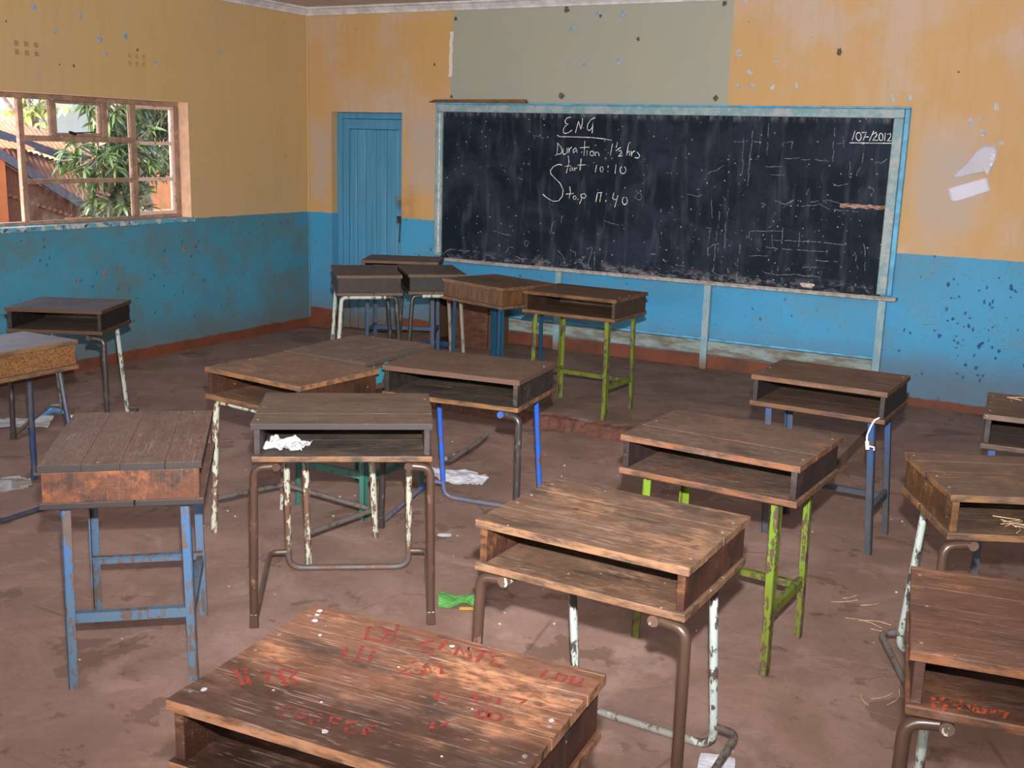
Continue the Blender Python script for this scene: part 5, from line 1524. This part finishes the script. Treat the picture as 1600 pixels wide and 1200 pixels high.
def corr(name, A, B, C, D, mat, waves, amp=0.018):
    """corrugated sheet over the quad A B C D (A-B top edge, D-C bottom edge), waves across A-B"""
    A, B, C, D = [Vector(q) - HO for q in (A, B, C, D)]
    nrm = (B - A).cross(D - A).normalized()
    n = waves * 6
    V = []
    for v in (0.0, 1.0):
        for i in range(n + 1):
            t = i / n
            q = A.lerp(B, t).lerp(D.lerp(C, t), v)
            V.append(q + nrm * amp * math.sin(t * waves * 2 * math.pi))
    m = MB().add(V, [(i, i + 1, n + 2 + i, n + 1 + i) for i in range(n)], True)
    o = m.build(name, mat, hut)
    md = o.modifiers.new('t', 'SOLIDIFY'); md.thickness = 0.006
    return o


# gable of the far bay: sheet above its barge board, then the nearer, lower bay
corr('roof_sheet', (-7.4, -1.2, 2.64), (-7.4, 4.0, 1.50), (-6.3, 3.3, 1.14), (-6.3, -1.2, 2.40), M_roof, 52, 0.015)
MB().bar(Vector((-6.28, -1.2, 2.40)) - HO, Vector((-6.28, 3.0, 1.22)) - HO, 0.05, 0.10, (0, 0, 1)).build('barge_board', M_barge, hut)
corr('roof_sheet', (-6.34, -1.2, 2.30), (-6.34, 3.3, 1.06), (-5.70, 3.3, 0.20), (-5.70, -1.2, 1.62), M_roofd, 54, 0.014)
corr('eave_sheet', (-6.20, -1.2, 1.98), (-6.20, 1.75, 1.53), (-5.98, 1.75, 1.47), (-5.98, -1.2, 1.55), M_roof, 34, 0.012)
MB().bar(Vector((-5.66, -1.2, 2.62)) - HO, Vector((-5.66, 3.0, 0.30)) - HO, 0.06, 0.11, (0, 0, 1)).build('barge_board', M_barge, hut)
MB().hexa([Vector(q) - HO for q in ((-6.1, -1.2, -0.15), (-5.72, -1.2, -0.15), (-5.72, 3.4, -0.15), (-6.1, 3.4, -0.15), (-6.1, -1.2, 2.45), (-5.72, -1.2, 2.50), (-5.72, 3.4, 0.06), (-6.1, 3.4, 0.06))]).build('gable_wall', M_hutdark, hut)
MB().box(0.50, 0.56, 0.6, 1.02, 0.0, 1.55).build('wall_post', M_hut, hut)
MB().box(0.50, 0.54, 1.9, 2.6, 0.0, 0.75).build('lean_board', M_hut, hut)
MB().box(-3.8, -0.2, -1.0, 2.2, 0.0, 1.45).build('rear_wall', M_hut, hut)
# sunlit ochre boundary wall farther off
bw = MB().box(-0.15, 0.15, -8, 12, 0, 1.15).build('boundary_wall', plain('ochre boundary wall', (0.36, 0.150, 0.060), 0.9, grain=0.06, scale=3))
bw.location = (-15, 14.0, -0.15)
tag(bw, 'sunlit ochre boundary wall beyond the trees outside the window', 'boundary wall')


def leaf_mat(name, a, b):
    s = Sh(name); o = s.pos()
    n = s.noise(o, 3.5, 3)
    bs = s.n('ShaderNodeBsdfPrincipled'); s.put(bs.inputs['Base Color'], s.mix(s.step(n, 0.35, 0.65), a, b)); bs.inputs['Roughness'].default_value = 0.38
    tr = s.n('ShaderNodeBsdfTranslucent'); s.put(tr.inputs['Color'], s.mix(n, tuple(min(1, q * 1.2) for q in b), b))
    mx = s.n('ShaderNodeMixShader'); mx.inputs[0].default_value = 0.3
    s.l(bs.outputs[0], mx.inputs[1]); s.l(tr.outputs[0], mx.inputs[2]); s.l(mx.outputs[0], s.out.inputs['Surface'])
    return s.m


M_bark = plain('grey bark', (0.16, 0.13, 0.11), 0.9, grain=0.25, scale=12)


def leaf(m, base, d, L, w, rnd):
    d = d.normalized()
    s = d.cross(Vector((0, 0, 1)))
    if s.length < .1: s = Vector((1, 0, 0))
    s.normalize(); s = (Matrix.Rotation(rnd.uniform(-.9, .9), 3, d) @ s)
    pts = []
    n = 5
    for k in range(n + 1):
        t = k / n
        q = base + d * L * t + Vector((0, 0, -0.38 * L * t * t))
        ww = w * math.sin(math.pi * min(1, 0.06 + 0.94 * t) ** 0.8) * 0.5
        pts.append((q - s * ww, q + Vector((0, 0, -ww * .35)), q + s * ww))
    V = [v for p_ in pts for v in p_]
    F = []
    for k in range(n):
        F += [(3 * k, 3 * k + 1, 3 * k + 4, 3 * k + 3), (3 * k + 1, 3 * k + 2, 3 * k + 5, 3 * k + 4)]
    m.add(V, F, True)


def tree(name, lab, loc, trunk_h, blobs, n_ros, leaves, L, w, mat, seed, trunk_r=0.12):
    rnd = random.Random(seed)
    r = empty(name, loc); tag(r, lab, 'tree')
    org = Vector(loc)
    m = MB(); br = MB()
    br.tube([(0, 0, 0), (0.06, -0.05, trunk_h * .5), (0.0, 0.04, trunk_h)], trunk_r, 9, r_end=trunk_r * .6)
    tw = Vector((0.0, 0.04, trunk_h))
    for (c, rad, share) in blobs:
        c = Vector(c) - org
        br.tube([tw, tw.lerp(c, .5) + Vector((0, 0, .12)), c], trunk_r * .45, 7, r_end=trunk_r * .14)
        for _ in range(int(n_ros * share)):
            while True:
                q = Vector((rnd.uniform(-1, 1), rnd.uniform(-1, 1), rnd.uniform(-1, 1)))
                if q.length < 1: break
            p = c + Vector((q.x * rad[0], q.y * rad[1], q.z * rad[2]))
            br.tube([c.lerp(p, .35), p], 0.012, 4)
            ax = (p - c).normalized() * .7 + Vector((0.2, -.2, .1))
            for k in range(leaves):
                dv = Vector((rnd.gauss(0, 1), rnd.gauss(0, 1), rnd.gauss(-.15, .7))).normalized() + ax * .55
                leaf(m, p, dv, L * rnd.uniform(.7, 1.15), w * rnd.uniform(.8, 1.2), rnd)
    m.build('foliage', mat, r)
    br.build('branches', M_bark, r)
    return r


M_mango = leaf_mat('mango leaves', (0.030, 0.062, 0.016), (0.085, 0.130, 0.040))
M_palegreen = leaf_mat('sunlit pale leaves', (0.30, 0.40, 0.10), (0.45, 0.50, 0.18))  # glare of the sun is put into this pale leaf colour
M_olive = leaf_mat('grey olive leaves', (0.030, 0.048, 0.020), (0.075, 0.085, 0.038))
mango = tree('mango_tree', 'mango tree with drooping long leaves and a pink flower spray, close outside the window', (-3.6, 1.35, -0.15), 1.1,
     [((-3.0, 0.34, 2.05), (.32, .42, .36), .20), ((-3.0, 0.20, 1.46), (.34, .44, .24), .24), ((-3.0, 0.58, 1.55), (.38, .30, .40), .18), ((-3.0, 0.44, 1.00), (.32, .36, .30), .24), ((-3.3, 0.9, 2.3), (.4, .4, .5), .14)],
     230, 9, 0.175, 0.036, M_mango, 5)
m = MB()
rnd = random.Random(4)
fc = Vector((-2.93, 0.36, 1.99)) - Vector((-3.6, 1.35, -0.15))
for i in range(150):
    q = Vector((rnd.gauss(0, .055), rnd.gauss(0, .065), rnd.gauss(0, .06)))
    leaf(m, fc + q, Vector((rnd.gauss(0, 1), rnd.gauss(0, 1), rnd.gauss(.3, .6))), 0.045, 0.012, rnd)
m.build('flower_spray', plain('pinkish blossom', (0.62, 0.34, 0.28), 0.7), mango)
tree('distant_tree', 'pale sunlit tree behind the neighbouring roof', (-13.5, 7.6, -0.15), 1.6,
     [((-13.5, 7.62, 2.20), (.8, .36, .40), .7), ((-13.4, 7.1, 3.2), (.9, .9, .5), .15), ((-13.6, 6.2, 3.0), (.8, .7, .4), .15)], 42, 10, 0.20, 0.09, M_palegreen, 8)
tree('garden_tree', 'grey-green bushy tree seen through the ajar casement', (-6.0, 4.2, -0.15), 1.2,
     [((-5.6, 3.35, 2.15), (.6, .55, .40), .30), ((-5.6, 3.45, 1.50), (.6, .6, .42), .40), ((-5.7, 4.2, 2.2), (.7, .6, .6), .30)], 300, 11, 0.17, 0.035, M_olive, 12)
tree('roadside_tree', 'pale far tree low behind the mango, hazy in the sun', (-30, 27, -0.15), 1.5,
     [((-30, 25.8, 2.7), (1.6, 1.6, 1.2), .4), ((-30, 27.5, 2.6), (1.6, 1.8, 1.3), .4), ((-30, 29.5, 3.0), (1.5, 1.6, 1.3), .2)], 200, 10, 0.55, 0.22, M_palegreen, 21, 0.3)
